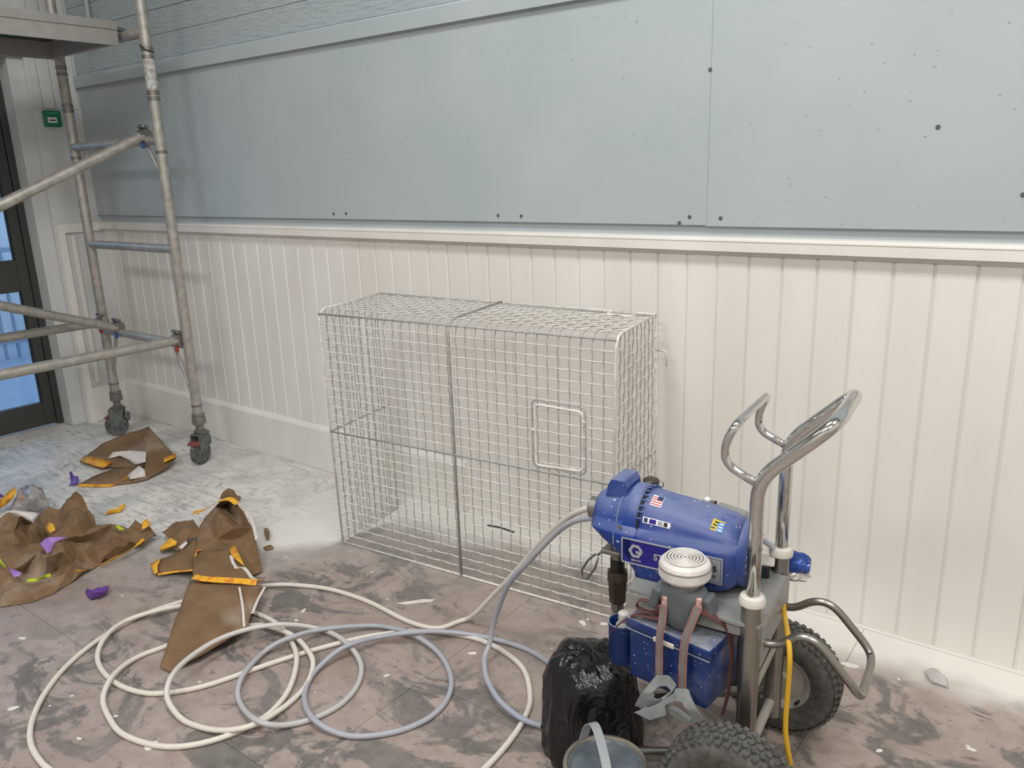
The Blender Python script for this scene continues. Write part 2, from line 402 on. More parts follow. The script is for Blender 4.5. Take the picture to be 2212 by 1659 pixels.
# outside the door
pav = struct(MB().bounds(-14, -5.17, -9, 7, -.14, -.03).build('ground_outside', simple('wet_pavement', rgb(150, 158, 166), .6, nscale=1.2))); pav['label'] = 'pale pavement outside the glass door'
M['railm'] = simple('galvanised_bar', rgb(150, 155, 160), .5, .5)
ry = thing('garden_railing', 'grey metal bar railing outside seen through the door glass', 'railing', (-7.4, .2, -.03))
MB().bounds(-7.42, -7.38, -2, 2.4, .86, .9).build('top_rail', M['railm'], ry)
MB().bounds(-7.42, -7.38, -2, 2.4, .1, .14).build('bottom_rail', M['railm'], ry)
r0 = MB().bounds(-7.41, -7.39, -.01 + .2, .01 + .2, -.03, .9).build('bar', M['railm'], ry)
for i in range(-22, 23):
    o = r0 if i == -22 else r0.copy()
    if i != -22: COL.objects.link(o)
    o.location.y = i * .1
pl = thing('planter_box', 'white planter box standing outside the glass door', 'planter', (-8.6, .75, -.03))
MB().bounds(-8.9, -8.3, .2, 1.3, -.03, 1.25, .03).build('box', M['plaster'], pl)
MB().bounds(-8.93, -8.27, .17, 1.33, 1.25, 1.32, .02).build('rim', M['plaster'], pl)
ew = struct(MB().bounds(-12.2, -12, -8, 7, -.1, 2.6).build('wall_outside', simple('far_brick', rgb(120, 135, 150), .8))); ew['label'] = 'blue grey wall beyond the pavement outside'

# ------------------------------------------------------------------ materials of the objects
M['alu'] = simple('scratched_aluminium_tube', rgb(186, 182, 174), .45, .55, c2=rgb(160, 156, 148), nscale=30, bump=.1)
M['aludeck'] = simple('dusty_deck_side', rgb(172, 170, 165), .55, .5, nscale=20)
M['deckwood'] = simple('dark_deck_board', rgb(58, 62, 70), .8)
M['steel'] = simple('dull_steel', rgb(140, 138, 132), .4, .8)
M['castor'] = simple('castor_housing', rgb(120, 126, 120), .55, .4, c2=rgb(88, 94, 90), nscale=30)
M['rubber'] = simple('grey_castor_rubber', rgb(62, 62, 62), .75, c2=rgb(110, 110, 108), nscale=40)
M['brake'] = simple('faded_red_brake', rgb(128, 70, 66), .6)
M['clipblue'] = simple('blue_clip', rgb(46, 84, 150), .5)
M['clipred'] = simple('red_clip', rgb(168, 52, 44), .5)
M['black'] = simple('black_plastic', rgb(28, 28, 30), .5)
M['tapewhite'] = simple('worn_white_sticker', rgb(205, 208, 214), .5, c2=rgb(150, 140, 120), nscale=60)

# ------------------------------------------------------------------ scaffold tower
SX, SB, SY = -3.59, -4.41, -.277
tw = thing('scaffold_tower', 'aluminium scaffold tower on castors standing in the corner', 'scaffold', ((SX + SB) / 2, SY, 0))
R_ = .0245
def castor(x, turn):
    rot = Matrix.Rotation(turn, 3, 'Z'); c = Vector((x, SY, 0))
    def w(p): return rot @ Vector(p) + c
    wh = MB().lathe([(.0, -.016), (.03, -.018), (.052, -.020), (.060, -.015), (.062, 0), (.060, .015), (.052, .020), (.03, .018), (0, .016)], w((.02, 0, .062)), 28, 'Y', rot).build('wheel', M['rubber'], tw, 40)
    MB().lathe([(0, -.021), (.026, -.021), (.03, -.017), (.03, .017), (.026, .021), (0, .021)], w((.02, 0, .062)), 20, 'Y', rot).build('hub', M['castor'], wh, 40)
    f = MB()
    for s in (-1, 1):
        q = [(-.035, .158), (.048, .158), (.05, .12), (.034, .05), (.006, .05), (-.02, .1)]
        b = len(f.v)
        f.add([w((p[0], s * .024 - .0022, p[1])) for p in q] + [w((p[0], s * .024 + .0022, p[1])) for p in q],
              [tuple(range(6)), tuple(range(11, 5, -1))] + [(i, (i + 1) % 6, 6 + (i + 1) % 6, 6 + i) for i in range(6)])
    f.box(w((.005, 0, .158)), (.085, .056, .006), rot, .001)
    f.tube([w((.02, -.03, .062)), w((.02, .03, .062))], .007, 10)
    f.build('fork', M['castor'], tw)
    MB().lathe([(.030, .161), (.033, .165), (.033, .172), (.026, .176)], (x, SY, 0), 20).build('swivel_collar', M['steel'], tw, 40)
    MB().box(w((.058, 0, .118)), (.03, .066, .011), rot @ Matrix.Rotation(.5, 3, 'Y'), .003).build('brake_pedal', M['brake'], tw)
    MB().box(w((-.045, 0, .11)), (.02, .03, .05), rot, .004).build('brake_arm', M['castor'], tw)
    MB().tube([(x, SY, .172), (x, SY, .235)], .0195, 14).build('leg_stem', M['steel'], tw, 40)
    MB().lathe([(.028, .205), (.035, .209), (.035, .238), (.03, .243)], (x, SY, 0), 8).build('adjuster_nut', M['steel'], tw)
    MB().lathe([(.029, .243), (.031, .247), (.031, .26), (.027, .264)], (x, SY, 0), 16).build('adjuster_collar', M['steel'], tw, 40)
castor(SX, -1.25); castor(SB, -2.3)
for x in (SX, SB):
    MB().tube([(x, SY, .235), (x, SY, 2.6)], R_, 18).build('upright', M['alu'], tw, 40)
    for z0, z1 in ((.3, .31), (1.52, 1.53), (1.75, 1.765), (1.775, 1.79), (1.93, 1.94), (1.96, 1.975)):
        MB().lathe([(R_, z0 - .002), (R_ + .0018, z0), (R_ + .0018, z1), (R_, z1 + .002)], (x, SY, 0), 16).build('band', M['steel'], tw, 40)
MB().lathe([(R_, 1.80), (R_ + .001, 1.801), (R_ + .001, 1.925), (R_, 1.926)], (SX, SY, 0), 18).build('sticker', M['tapewhite'], tw, 40)
for z in (.612, 1.08, 1.578, 2.04):
    MB().tube([(SB, SY, z), (SX, SY, z)], .0215, 16).build('rung', M['alu'], tw, 40)
# corner struts
for a, b in (((SX - .13, .60), (SX - .01, .33)), ((SB + .12, .60), (SB + .012, .34)), ((SX - .12, 1.565), (SX - .012, 1.40)), ((SB + .1, 1.565), (SB + .012, 1.42))):
    MB().tube([(a[0], SY, a[1]), (b[0], SY, b[1])], .0085, 10).build('strut', M['alu'], tw, 40)
# braces running to the other frame of the tower, towards the left of the camera
def brace(p, d, L, clipm):
    p = Vector(p); d = Vector(d).normalized()
    MB().tube([p, p + d * L], .0235, 16).build('brace', M['alu'], tw, 40)
    k = MB().lathe([(.030, -.022), (.034, -.016), (.034, .016), (.030, .022)], p + d * .0 + Vector((0, .012, .002)), 14, 'X').build('brace_hook', M['steel'], tw, 40)
    MB().box(p + Vector((.0, .01, .041)), (.05, .03, .016), Matrix.Rotation(-.3, 3, 'X'), .003).build('latch', M['steel'], k)
    MB().box(p + Vector((.008, -.006, -.042)), (.014, .016, .026), None, .003).build('trigger', clipm, k)
d1 = Vector((0, -.977 + .333, 1.301 - 1.576))
brace((-3.70, SY - .02, 1.60), d1, 1.9, M['clipblue'])
brace((-4.245, SY - .02, .642), (0, -.553, .21), 2.0, M['clipblue'])
brace((SX - .035, SY - .04, .64), (0, -1, .004), 1.75, M['clipred'])
brace((SB + .0, SY - .02, .656), (0, -1, .01), 1.75, M['clipred'])
MB().tube(rounded([(-3.60, SY - .027, 1.985), (-3.57, SY - .03, 1.965), (-3.55, SY + .01, 1.95)], .01), .003, 6).build('cable_tie', M['black'], tw)
# deck
dk = thing('scaffold_deck', 'long aluminium platform deck hooked over the top scaffold rung', 'platform', (-4.06, -1.3, 2.0))
xa, xb, ya, yb = -4.36, -3.745, -2.2, -.318
for xx in (xa, xb - .012):
    MB().prism([(xx, 1.995), (xx + .012, 1.995), (xx + .012, 2.085), (xx + .03 if xx == xa else xx + .012, 2.085), (xx + .03 if xx == xa else xx + .012, 2.098), (xx if xx == xa else xx - .018, 2.098), (xx, 2.085)], 'Y', ya, yb).build('side_rail', M['aludeck'], dk)
MB().bounds(xb - .004, xb + .006, ya, yb, 2.062, 2.07).build('side_lip', M['aludeck'], dk)
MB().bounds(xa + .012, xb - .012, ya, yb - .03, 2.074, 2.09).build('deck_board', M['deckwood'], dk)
for yy in (yb - .03, -.9, -1.5, ya):
    MB().bounds(xa + .012, xb - .012, yy, yy + .026, 2.0, 2.073).build('cross_bar', M['aludeck'], dk)
for xx in (xa + .06, xb - .06):
    MB().tube(rounded([(xx, yb - .01, 2.06), (xx, SY - .01, 2.078), (xx, SY + .036, 2.068), (xx, SY + .036, 2.03)], .02), .011, 10).build('hook', M['steel'], dk, 40)

# green call point on the end wall
M['green'] = simple('green_plastic', rgb(14, 120, 84), .4); M['label'] = simple('white_label', rgb(235, 235, 232), .5)
cp = thing('door_release_button', 'green emergency door release box on the white end wall', 'call point', (XL, -.183, 1.746))
MB().box((XL + .016, -.183, 1.746), (.03, .088, .086), None, .006, 2).build('case', M['green'], cp)
MB().box((XL + .0315, -.19, 1.738), (.002, .05, .03)).build('label_window', M['label'], cp)
MB().box((XL + .0327, -.19, 1.737), (.001, .036, .006)).build('lettering', M['black'], cp)
MB().box((XL + .0315, -.183, 1.775), (.0015, .06, .008)).build('mark', simple('pale_green', rgb(70, 165, 130), .5), cp)

# ------------------------------------------------------------------ wire mesh guard
M['wire'] = simple('white_painted_wire', rgb(234, 231, 224), .45, .0, c2=rgb(206, 203, 196), nscale=40)
M['wireg'] = simple('shaded_zinc_wire', rgb(150, 150, 147), .5, .1, c2=rgb(184, 182, 177), nscale=60)  # grey of bare zinc; upright wires also get their shade through this colour
cg = thing('wire_guard', 'large white wire mesh radiator guard standing on the floor against the wall', 'cage', (-1.72, -.3, 0))
# corner positions: front left/right, back left/right, floor and top
FL, FR, BL, BR = Vector((-2.284, -.507, .004)), Vector((-1.136, -.395, .004)), Vector((-2.337, -.15, .004)), Vector((-1.147, -.07, .004))
TFL, TFR, TBL, TBR = Vector((-2.302, -.507, .925)), Vector((-1.125, -.394, .925)), Vector((-2.36, -.13, .93)), Vector((-1.165, -.062, .93))
RAD = .05
def profile(F, TF, TB, steps=6):
    """front bottom -> up -> rounded front top corner -> back of the top"""
    up = (F - TF).normalized(); bk = (TB - TF).normalized(); a = TF + up * RAD; b = TF + bk * RAD
    pts = [F]
    for k in range(steps + 1):
        t = k / steps; pts.append(a * (1 - t) ** 2 + TF * (2 * t * (1 - t)) + b * t * t)
    return pts + [TB]
def resample(pts, step):
    out = [pts[0]]; acc = 0.0; L = sum((pts[i + 1] - pts[i]).length for i in range(len(pts) - 1)); n = max(2, round(L / step)); d = L / n
    i = 0; pos = 0.0; want = d; seg = (pts[1] - pts[0]).length; start = 0.0
    for k in range(1, n):
        want = k * d
        while start + seg < want and i < len(pts) - 2: start += seg; i += 1; seg = (pts[i + 1] - pts[i]).length
        out.append(pts[i].lerp(pts[i + 1], (want - start) / max(seg, 1e-9)))
    return out + [pts[-1]]
def crimp(pts, cells, nrm, ph, amp=.0017, per=4):
    """wavy woven wire: one half wave per mesh cell"""
    L = sum((pts[i + 1] - pts[i]).length for i in range(len(pts) - 1))
    P = resample(pts, L / (cells * per)); out = []
    for i, p in enumerate(P):
        t = (P[min(i + 1, len(P) - 1)] - P[max(i - 1, 0)]).normalized()
        n_ = nrm if not callable(nrm) else nrm(p); n_ = (n_ - t * n_.dot(t)).normalized() if (n_ - t * n_.dot(t)).length > 1e-6 else nrm
        out.append(p + n_ * (amp * math.cos(PI * i / per + ph)))
    return out
WR = .0020
PL, PR = profile(FL, TFL, TBL), profile(FR, TFR, TBR)
NV, NH, NT_, NS = 31, 26, 11, 10
def wire(pts, r=WR, m='wire', n=5, name='wire'): return MB().tube(pts, r, n).build(name, M[m], cg, 180)
fwd = Vector((.097, -.995, 0))
for i in range(1, NV):
    s = i / NV; pts = [a.lerp(b, s) for a, b in zip(PL, PR)]
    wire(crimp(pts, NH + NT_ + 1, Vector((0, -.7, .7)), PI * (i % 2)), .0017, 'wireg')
for j in range(1, NH):
    t = j / NH * .985; wire(crimp([FL.lerp(TFL, t), FR.lerp(TFR, t)], NV, fwd, PI * (j % 2 + 1)))
for j in range(1, NT_):
    t = .04 + .96 * j / NT_; a, b = TFL.lerp(TBL, t), TFR.lerp(TBR, t)
    wire(crimp([a, b], NV, Vector((0, 0, 1)), PI * (j % 2 + 1)))
for F_, B_, TF_, TB_, sg in ((FL, BL, TFL, TBL, -1), (FR, BR, TFR, TBR, 1)):
    for j in range(1, NH):
        t = j / NH; wire(crimp([F_.lerp(TF_, t * .985), B_.lerp(TB_, t)], NS, Vector((sg, 0, 0)), PI * (j % 2)), m='wire')
    for i in range(1, NS):
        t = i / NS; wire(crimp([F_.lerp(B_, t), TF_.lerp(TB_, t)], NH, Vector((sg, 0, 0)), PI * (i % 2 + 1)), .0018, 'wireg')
# edge rods and stiffeners
def rod(pts, r=.0042, m='wire', name='frame_rod'): return MB().tube(pts, r, 8).build(name, M[m], cg, 180)
rod(PL); rod(PR)
rod([FL, FR]); rod([FL, BL]); rod([FR, BR]); rod([BL, TBL]); rod([BR, TBR])
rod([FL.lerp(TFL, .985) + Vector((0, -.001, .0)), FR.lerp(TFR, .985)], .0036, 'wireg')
# notched back edge of the top
e = (TBR - TBL); nx = (TFR - TBR).normalized()
nA, nB = TBL + e * .87, TBL + e * .945
rod(rounded([TBL, nA, nA + nx * .055, nB + nx * .055, nB, TBR], .012), .0042)
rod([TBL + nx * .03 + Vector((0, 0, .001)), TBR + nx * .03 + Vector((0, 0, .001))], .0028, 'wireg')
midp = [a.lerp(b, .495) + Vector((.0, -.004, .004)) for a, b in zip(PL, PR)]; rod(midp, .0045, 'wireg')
hz = .497
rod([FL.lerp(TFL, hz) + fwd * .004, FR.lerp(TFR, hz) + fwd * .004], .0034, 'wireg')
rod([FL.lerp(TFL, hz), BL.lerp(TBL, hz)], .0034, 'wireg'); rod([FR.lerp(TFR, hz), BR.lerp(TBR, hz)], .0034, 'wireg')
# small access door
def fp(x, z):     # a point on the front face
    s = (x - FL.x) / (FR.x - FL.x); return Vector((x, FL.y + (FR.y - FL.y) * s, z)) + fwd * .006
MB().tube(rounded([fp(-1.398, .685), fp(-1.232, .680), fp(-1.232, .488), fp(-1.398, .481)], .016, 5, True), .004, 8, True).build('door_frame', M['wire'], cg, 180)
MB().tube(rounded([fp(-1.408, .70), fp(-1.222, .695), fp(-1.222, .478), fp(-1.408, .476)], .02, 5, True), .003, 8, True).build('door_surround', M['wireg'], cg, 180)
MB().box(fp(-1.403, .60), (.016, .008, .012), .1, .002).build('door_catch', M['wire'], cg)
for zz in (.65, .60, .53): MB().box(fp(-1.227, zz), (.014, .008, .008), .1, .002).build('hinge', M['wire'], cg)
hk = Vector((-1.160, -.064, .813))
MB().tube(rounded([hk, hk + Vector((.034, 0, .0)), hk + Vector((.036, 0, -.05))], .006), .0032, 8).build('wall_hook', M['wire'], cg, 180)

# traced outlines: (points, triangles) in metres
S1_back=([(-4.127,-.652,.015),(-4.133,-.524,.07),(-4.086,-.418,.1),(-4.014,-.323,.13),(-3.801,-.45,.09),(-3.673,-.536,.05),(-3.785,-.561,.02),(-3.909,-.601,.015),(-3.931,-.635,.01),(-3.987,-.486,.05),(-3.951,-.425,.07)],[(0,8,1),(1,8,7),(1,9,2),(1,7,9),(6,9,7),(2,10,3),(3,10,4),(4,10,5),(5,10,6),(2,9,10),(6,10,9)])
S1_right=([(-4.014,-.323,.13),(-3.823,-.352,.08),(-3.682,-.374,.035),(-3.626,-.461,.02),(-3.595,-.586,.004),(-3.626,-.649,.004),(-3.64,-.561,.05),(-3.805,-.452,.09),(-3.681,-.477,.06)],[(3,6,4),(4,6,5),(0,7,1),(1,8,2),(2,8,3),(1,7,8),(3,8,6),(6,8,7)])
S1_low=([(-3.826,-.8,.004),(-3.83,-.727,.02),(-3.824,-.628,.03),(-3.738,-.554,.035),(-3.675,-.545,.03),(-3.605,-.581,.004),(-3.626,-.649,.004),(-3.68,-.72,.004),(-3.73,-.664,.02)],[(3,5,4),(3,6,5),(0,7,1),(1,7,2),(2,8,3),(3,8,6),(6,8,7),(2,7,8)])
S1_white=([(-3.972,-.578,.03),(-3.916,-.54,.045),(-3.797,-.551,.045),(-3.758,-.552,.03),(-3.668,-.54,.06),(-3.748,-.488,.085),(-3.87,-.507,.075),(-3.971,-.547,.06)],[(2,3,4),(2,4,5),(1,2,6),(2,5,6),(0,1,7),(1,6,7)])
S1_patch=([(-3.675,-.572,.05),(-3.606,-.581,.045),(-3.599,-.585,.01),(-3.633,-.644,.012),(-3.68,-.632,.02)],[(0,3,1),(1,3,2),(0,4,3)])
S1_tapeL=([(-4.11,-.657,.02),(-4.125,-.617,.032),(-4.002,-.596,.03),(-3.922,-.582,.022),(-3.902,-.637,.016),(-3.985,-.651,.016)],[(2,4,3),(0,5,1),(1,5,2),(2,5,4)])
S1_tapeR=([(-3.676,-.442,.05),(-3.705,-.358,.045),(-3.663,-.383,.04),(-3.638,-.466,.042)],[(0,2,1),(0,3,2)])
S1_tapeB=[(-3.81,-.806,.008),(-3.673,-.723,.008),(-3.681,-.669,.01),(-3.672,-.622,.022)]
H_main=([(-2.899,-1.505,.0),(-2.85,-1.428,.0),(-2.842,-1.359,.0),(-2.873,-1.27,.0),(-2.919,-1.152,.0),(-2.942,-1.007,.004),(-2.888,-.999,.02),(-2.931,-.915,.012),(-2.966,-.914,.05),(-3.054,-.928,.075),(-3.008,-.981,.06),(-3.07,-1.013,.07),(-3.132,-1.05,.08),(-3.185,-1.028,.1),(-3.2,-1.037,.13),(-3.245,-1.032,.165),(-3.268,-1.039,.17),(-3.333,-1.05,.13),(-3.37,-1.066,.1),(-3.385,-1.075,.09),(-3.428,-1.098,.09),(-3.445,-1.138,.07),(-3.428,-1.166,.05),(-3.415,-1.211,.09),(-3.493,-1.222,.09),(-3.516,-1.25,.08),(-3.332,-1.326,.06),(-3.147,-1.399,.05),(-3.017,-1.453,.03),(-2.931,-1.414,.035),(-2.907,-1.354,.035),(-2.878,-1.289,.035),(-2.883,-1.226,.015),(-3.053,-1.355,.012),(-2.958,-1.31,.09),(-2.93,-1.257,.085),(-2.938,-1.149,.065),(-2.92,-1.084,.05),(-2.935,-1.011,.03),(-3.061,-1.064,.085),(-3.068,-1.08,.03),(-2.979,-1.028,.055),(-3.041,-1.221,.11),(-3.084,-1.144,.14),(-3.06,-1.131,.09),(-3.075,-1.151,.05),(-3.294,-1.114,.06),(-3.275,-1.172,.05),(-3.049,-1.304,.075),(-3.29,-1.244,.03),(-3.221,-1.316,.05),(-3.236,-1.227,.09),(-3.364,-1.261,.07),(-3.458,-1.184,.03),(-3.029,-1.367,.07),(-3.061,-1.398,.05),(-2.984,-1.279,.03),(-2.908,-1.242,.05),(-2.97,-1.172,.03),(-3.214,-1.226,.04)],[(6,7,8),(8,9,10),(14,15,17),(15,16,17),(0,1,29),(0,29,28),(1,2,30),(1,30,29),(2,3,31),(2,31,30),(3,4,32),(29,30,33),(4,5,37),(4,37,36),(5,6,38),(6,8,38),(8,10,38),(5,38,37),(11,12,39),(36,37,40),(11,40,37),(11,39,40),(10,11,41),(11,37,41),(37,38,41),(10,41,38),(34,35,42),(12,13,43),(13,14,43),(14,17,43),(17,18,43),(12,44,39),(39,44,40),(12,43,44),(42,44,43),(35,45,42),(42,45,44),(36,40,45),(40,44,45),(19,20,46),(18,19,46),(18,46,43),(42,43,46),(20,21,47),(20,47,46),(42,46,47),(30,48,33),(30,34,48),(26,27,50),(21,22,51),(21,51,47),(23,24,52),(24,25,52),(25,26,52),(26,50,52),(49,52,50),(22,23,53),(23,52,53),(49,51,53),(49,53,52),(22,53,51),(33,48,54),(48,49,54),(49,50,54),(27,28,55),(28,29,55),(29,33,55),(33,54,55),(27,55,50),(50,55,54),(30,31,56),(30,56,34),(34,56,35),(3,57,31),(3,32,57),(35,57,45),(35,56,57),(31,57,56),(4,58,32),(4,36,58),(32,58,57),(36,45,58),(45,57,58),(34,42,59),(42,47,59),(34,59,48),(47,51,59),(48,59,49),(49,59,51)])
H_tape1=[(-2.891,-1.165,.012),(-2.887,-1.119,.02),(-2.887,-1.082,.022),(-2.896,-1.021,.03),(-2.898,-.982,.045)]
H_tape2=([(-3.209,-1.198,.1),(-3.21,-1.187,.11),(-3.166,-1.189,.115),(-3.125,-1.201,.105),(-3.136,-1.216,.095),(-3.178,-1.211,.095)],[(0,2,1),(0,5,2),(2,5,3),(3,5,4)])
H_tape3=([(-2.97,-.941,.075),(-2.975,-.919,.08),(-2.943,-.924,.06),(-2.932,-.968,.06)],[(0,2,1),(0,3,2)])
H_tape4=([(-2.858,-1.264,.04),(-2.854,-1.236,.03),(-2.853,-1.232,.025),(-2.866,-1.259,.03)],[(0,3,1),(1,3,2)])
H_purple1=([(-3.032,-1.297,.105),(-3.046,-1.271,.115),(-3.03,-1.258,.12),(-2.993,-1.214,.11),(-3.011,-1.255,.1),(-2.959,-1.291,.095),(-2.953,-1.307,.095),(-3.013,-1.297,.1)],[(1,4,2),(2,4,3),(0,7,1),(1,7,4),(4,7,5),(5,7,6)])
H_purple2=([(-3.025,-1.415,.065),(-2.997,-1.405,.06),(-2.958,-1.398,.06),(-2.954,-1.41,.05),(-2.965,-1.425,.05)],[(1,3,2),(0,4,1),(1,4,3)])
H_green1=([(-2.99,-1.04,.09),(-2.98,-1.029,.09),(-2.947,-1.024,.08),(-2.964,-1.036,.075)],[(0,3,1),(1,3,2)])
H_green2=([(-3.126,-1.403,.075),(-3.08,-1.412,.075),(-3.037,-1.415,.065),(-3.055,-1.416,.06),(-3.097,-1.416,.065)],[(1,3,2),(0,4,1),(1,4,3)])
H_green3=[(-2.906,-1.404,.05),(-2.884,-1.384,.05),(-2.883,-1.356,.05),(-2.877,-1.338,.05)]
H_white=([(-3.522,-1.247,.085),(-3.505,-1.225,.1),(-3.469,-1.208,.11),(-3.453,-1.187,.1),(-3.427,-1.159,.09),(-3.419,-1.137,.08),(-3.394,-1.18,.07),(-3.422,-1.192,.085),(-3.495,-1.221,.09),(-3.502,-1.255,.085)],[(4,6,5),(2,7,3),(3,7,4),(4,7,6),(0,8,1),(1,8,2),(2,8,7),(0,9,8)])
film=([(-3.734,-1.142,.02),(-3.736,-1.1,.07),(-3.758,-1.083,.1),(-3.699,-1.067,.12),(-3.654,-1.056,.13),(-3.634,-1.032,.11),(-3.587,-1.033,.06),(-3.602,-1.028,.03),(-3.607,-1.081,.02),(-3.647,-1.107,.02),(-3.512,-1.133,.13),(-3.501,-1.104,.11),(-3.635,-1.119,.06)],[(1,10,2),(2,10,3),(4,10,5),(3,10,4),(8,10,9),(6,11,7),(7,11,8),(5,11,6),(5,10,11),(8,11,10),(0,12,1),(0,9,12),(9,10,12),(1,12,10)])
film_tape=([(-3.802,-1.144,.05),(-3.802,-1.12,.07),(-3.776,-1.083,.1),(-3.734,-1.098,.09),(-3.742,-1.11,.06),(-3.752,-1.147,.03),(-3.789,-1.155,.02),(-3.73,-1.141,.07)],[(1,3,2),(1,4,3),(0,6,5),(0,7,1),(0,5,7),(1,7,4),(4,7,5)])
film_purple=([(-3.88,-1.113,.06),(-3.843,-1.113,.06),(-3.851,-1.113,.05),(-3.881,-1.116,.04)],[(0,2,1),(0,3,2)])
C_main=([(-2.636,-.923,.03),(-2.769,-.822,.06),(-2.811,-.771,.07),(-2.773,-.736,.12),(-2.749,-.724,.15),(-2.713,-.707,.16),(-2.665,-.705,.15),(-2.62,-.704,.12),(-2.547,-.728,.08),(-2.461,-.773,.06),(-2.343,-.84,.01),(-2.332,-.898,.01),(-2.399,-.903,.03),(-2.515,-.999,.03),(-2.74,-.768,.115),(-2.607,-.809,.13),(-2.562,-.796,.1),(-2.565,-.772,.05),(-2.622,-.841,.06),(-2.505,-.859,.045),(-2.81,-.662,.09),(-2.668,-.711,.07),(-2.476,-.818,.03)],[(2,14,3),(3,14,15),(2,15,14),(8,17,9),(8,16,17),(1,18,2),(2,18,15),(0,18,1),(15,18,16),(16,18,17),(12,19,13),(0,13,19),(0,19,18),(17,18,19),(3,20,4),(3,15,20),(4,20,5),(5,20,6),(7,21,8),(8,21,16),(15,16,21),(6,21,7),(6,20,21),(15,21,20),(9,22,10),(10,22,11),(11,22,12),(12,22,19),(9,17,22),(17,19,22)])
C_flapU=([(-2.928,-.891,.03),(-2.925,-.827,.05),(-2.845,-.796,.065),(-2.775,-.819,.06),(-2.725,-.854,.05),(-2.754,-.879,.04),(-2.73,-.914,.03),(-2.74,-.933,.02),(-2.776,-.942,.02),(-2.81,-.971,.006),(-2.845,-.935,.02),(-2.8,-.921,.045),(-2.855,-.906,.03),(-2.783,-.888,.07)],[(3,5,4),(8,10,9),(6,11,7),(7,11,8),(8,11,10),(0,12,1),(1,13,2),(2,13,3),(3,13,5),(5,13,6),(6,13,11),(11,13,12),(1,12,13)])
C_flapL=([(-2.721,-.867,.05),(-2.643,-.912,.035),(-2.522,-1.003,.03),(-2.6,-1.028,.012),(-2.655,-1.079,.004),(-2.665,-1.058,.012),(-2.731,-1.053,.008),(-2.724,-1.014,.02),(-2.704,-.954,.03),(-2.614,-1.001,.04)],[(3,5,4),(3,7,5),(5,7,6),(0,8,1),(1,9,2),(1,8,9),(2,9,3),(3,9,7),(7,9,8)])
C_fold=([(-2.501,-1.018,.04),(-2.582,-.964,.045),(-2.607,-.935,.055),(-2.526,-.904,.06),(-2.493,-.871,.06),(-2.496,-.843,.065),(-2.332,-.919,.06),(-2.248,-.941,.05),(-2.22,-.908,.045),(-2.2,-.94,.045),(-2.281,-.983,.045),(-2.378,-1.047,.045),(-2.436,-1.056,.04),(-2.414,-.978,.065)],[(1,3,2),(4,6,5),(7,9,8),(6,10,7),(7,10,9),(0,12,11),(0,13,1),(1,13,3),(3,13,4),(4,13,6),(6,13,10),(0,11,13),(10,13,11)])
C_strip=([(-2.44,-1.068,.042),(-2.194,-.949,.045),(-2.139,-.999,.044),(-2.099,-1.055,.042),(-2.027,-1.124,.04),(-2.028,-1.15,.03),(-2.033,-1.292,.022),(-2.055,-1.376,.006),(-2.104,-1.379,.006),(-2.12,-1.357,.022),(-2.23,-1.255,.04),(-2.145,-1.185,.05),(-2.169,-1.101,.05)],[(6,9,7),(7,9,8),(6,10,9),(0,10,11),(5,11,6),(6,11,10),(0,12,1),(1,12,2),(2,12,3),(0,11,12),(3,12,4),(4,12,5),(5,12,11)])
C_tape1=[(-2.437,-1.053,.055),(-2.377,-1.045,.06),(-2.268,-.989,.06),(-2.21,-.956,.056)]
C_tape2=([(-2.48,-.879,.066),(-2.483,-.851,.072),(-2.395,-.891,.07),(-2.321,-.925,.066),(-2.404,-.913,.068)],[(0,2,1),(0,4,2),(2,4,3)])
C_tape3=[(-2.897,-.764,.075),(-2.849,-.747,.09),(-2.795,-.741,.12),(-2.746,-.733,.15),(-2.699,-.716,.165),(-2.652,-.714,.155)]
C_tape4=([(-2.793,-.97,.03),(-2.782,-.934,.055),(-2.745,-.93,.045),(-2.744,-.938,.035),(-2.797,-.977,.012)],[(0,3,1),(1,3,2),(0,4,3)])
C_tape5=([(-2.723,-1.058,.014),(-2.712,-1.019,.026),(-2.671,-1.057,.02),(-2.639,-1.076,.012),(-2.646,-1.085,.009)],[(0,2,1),(0,4,2),(2,4,3)])
C_tape6=[(-2.636,-1.078,.014),(-2.588,-1.034,.02),(-2.516,-1.009,.036)]
C_tape7=([(-2.569,-.967,.05),(-2.597,-.939,.06),(-2.57,-.93,.062),(-2.58,-.946,.06),(-2.563,-.965,.05)],[(0,3,1),(1,3,2),(0,4,3)])
C_white1=[(-2.439,-.9,.07),(-2.349,-.942,.068),(-2.312,-.929,.066),(-2.24,-.946,.056),(-2.208,-.913,.05)]
C_white2=([(-2.722,-.942,.035),(-2.717,-.909,.05),(-2.699,-.914,.048),(-2.703,-.939,.03)],[(0,3,1),(1,3,2)])
C_white3=[(-2.612,-.703,.125),(-2.559,-.716,.1),(-2.46,-.772,.075)]
C_white4=[(-2.22,-1.017,.06),(-2.11,-1.082,.06),(-2.0,-1.153,.058)]
C_white5=[(-2.171,-.952,.05),(-2.107,-1.028,.055),(-2.053,-1.086,.056)]
scrap_a=([(-3.077,-.528,.01),(-3.057,-.52,.045),(-3.037,-.505,.06),(-3.021,-.491,.05),(-3.012,-.488,.03),(-2.996,-.472,.012),(-2.991,-.495,.006),(-3.016,-.518,.04)],[(4,6,5),(1,7,2),(2,7,3),(0,7,1),(3,7,4),(4,7,6),(0,6,7)])
scrap_b=([(-2.619,-.632,.02),(-2.608,-.622,.025),(-2.579,-.63,.02),(-2.541,-.662,.008),(-2.552,-.669,.008)],[(0,2,1),(0,4,2),(2,4,3)])
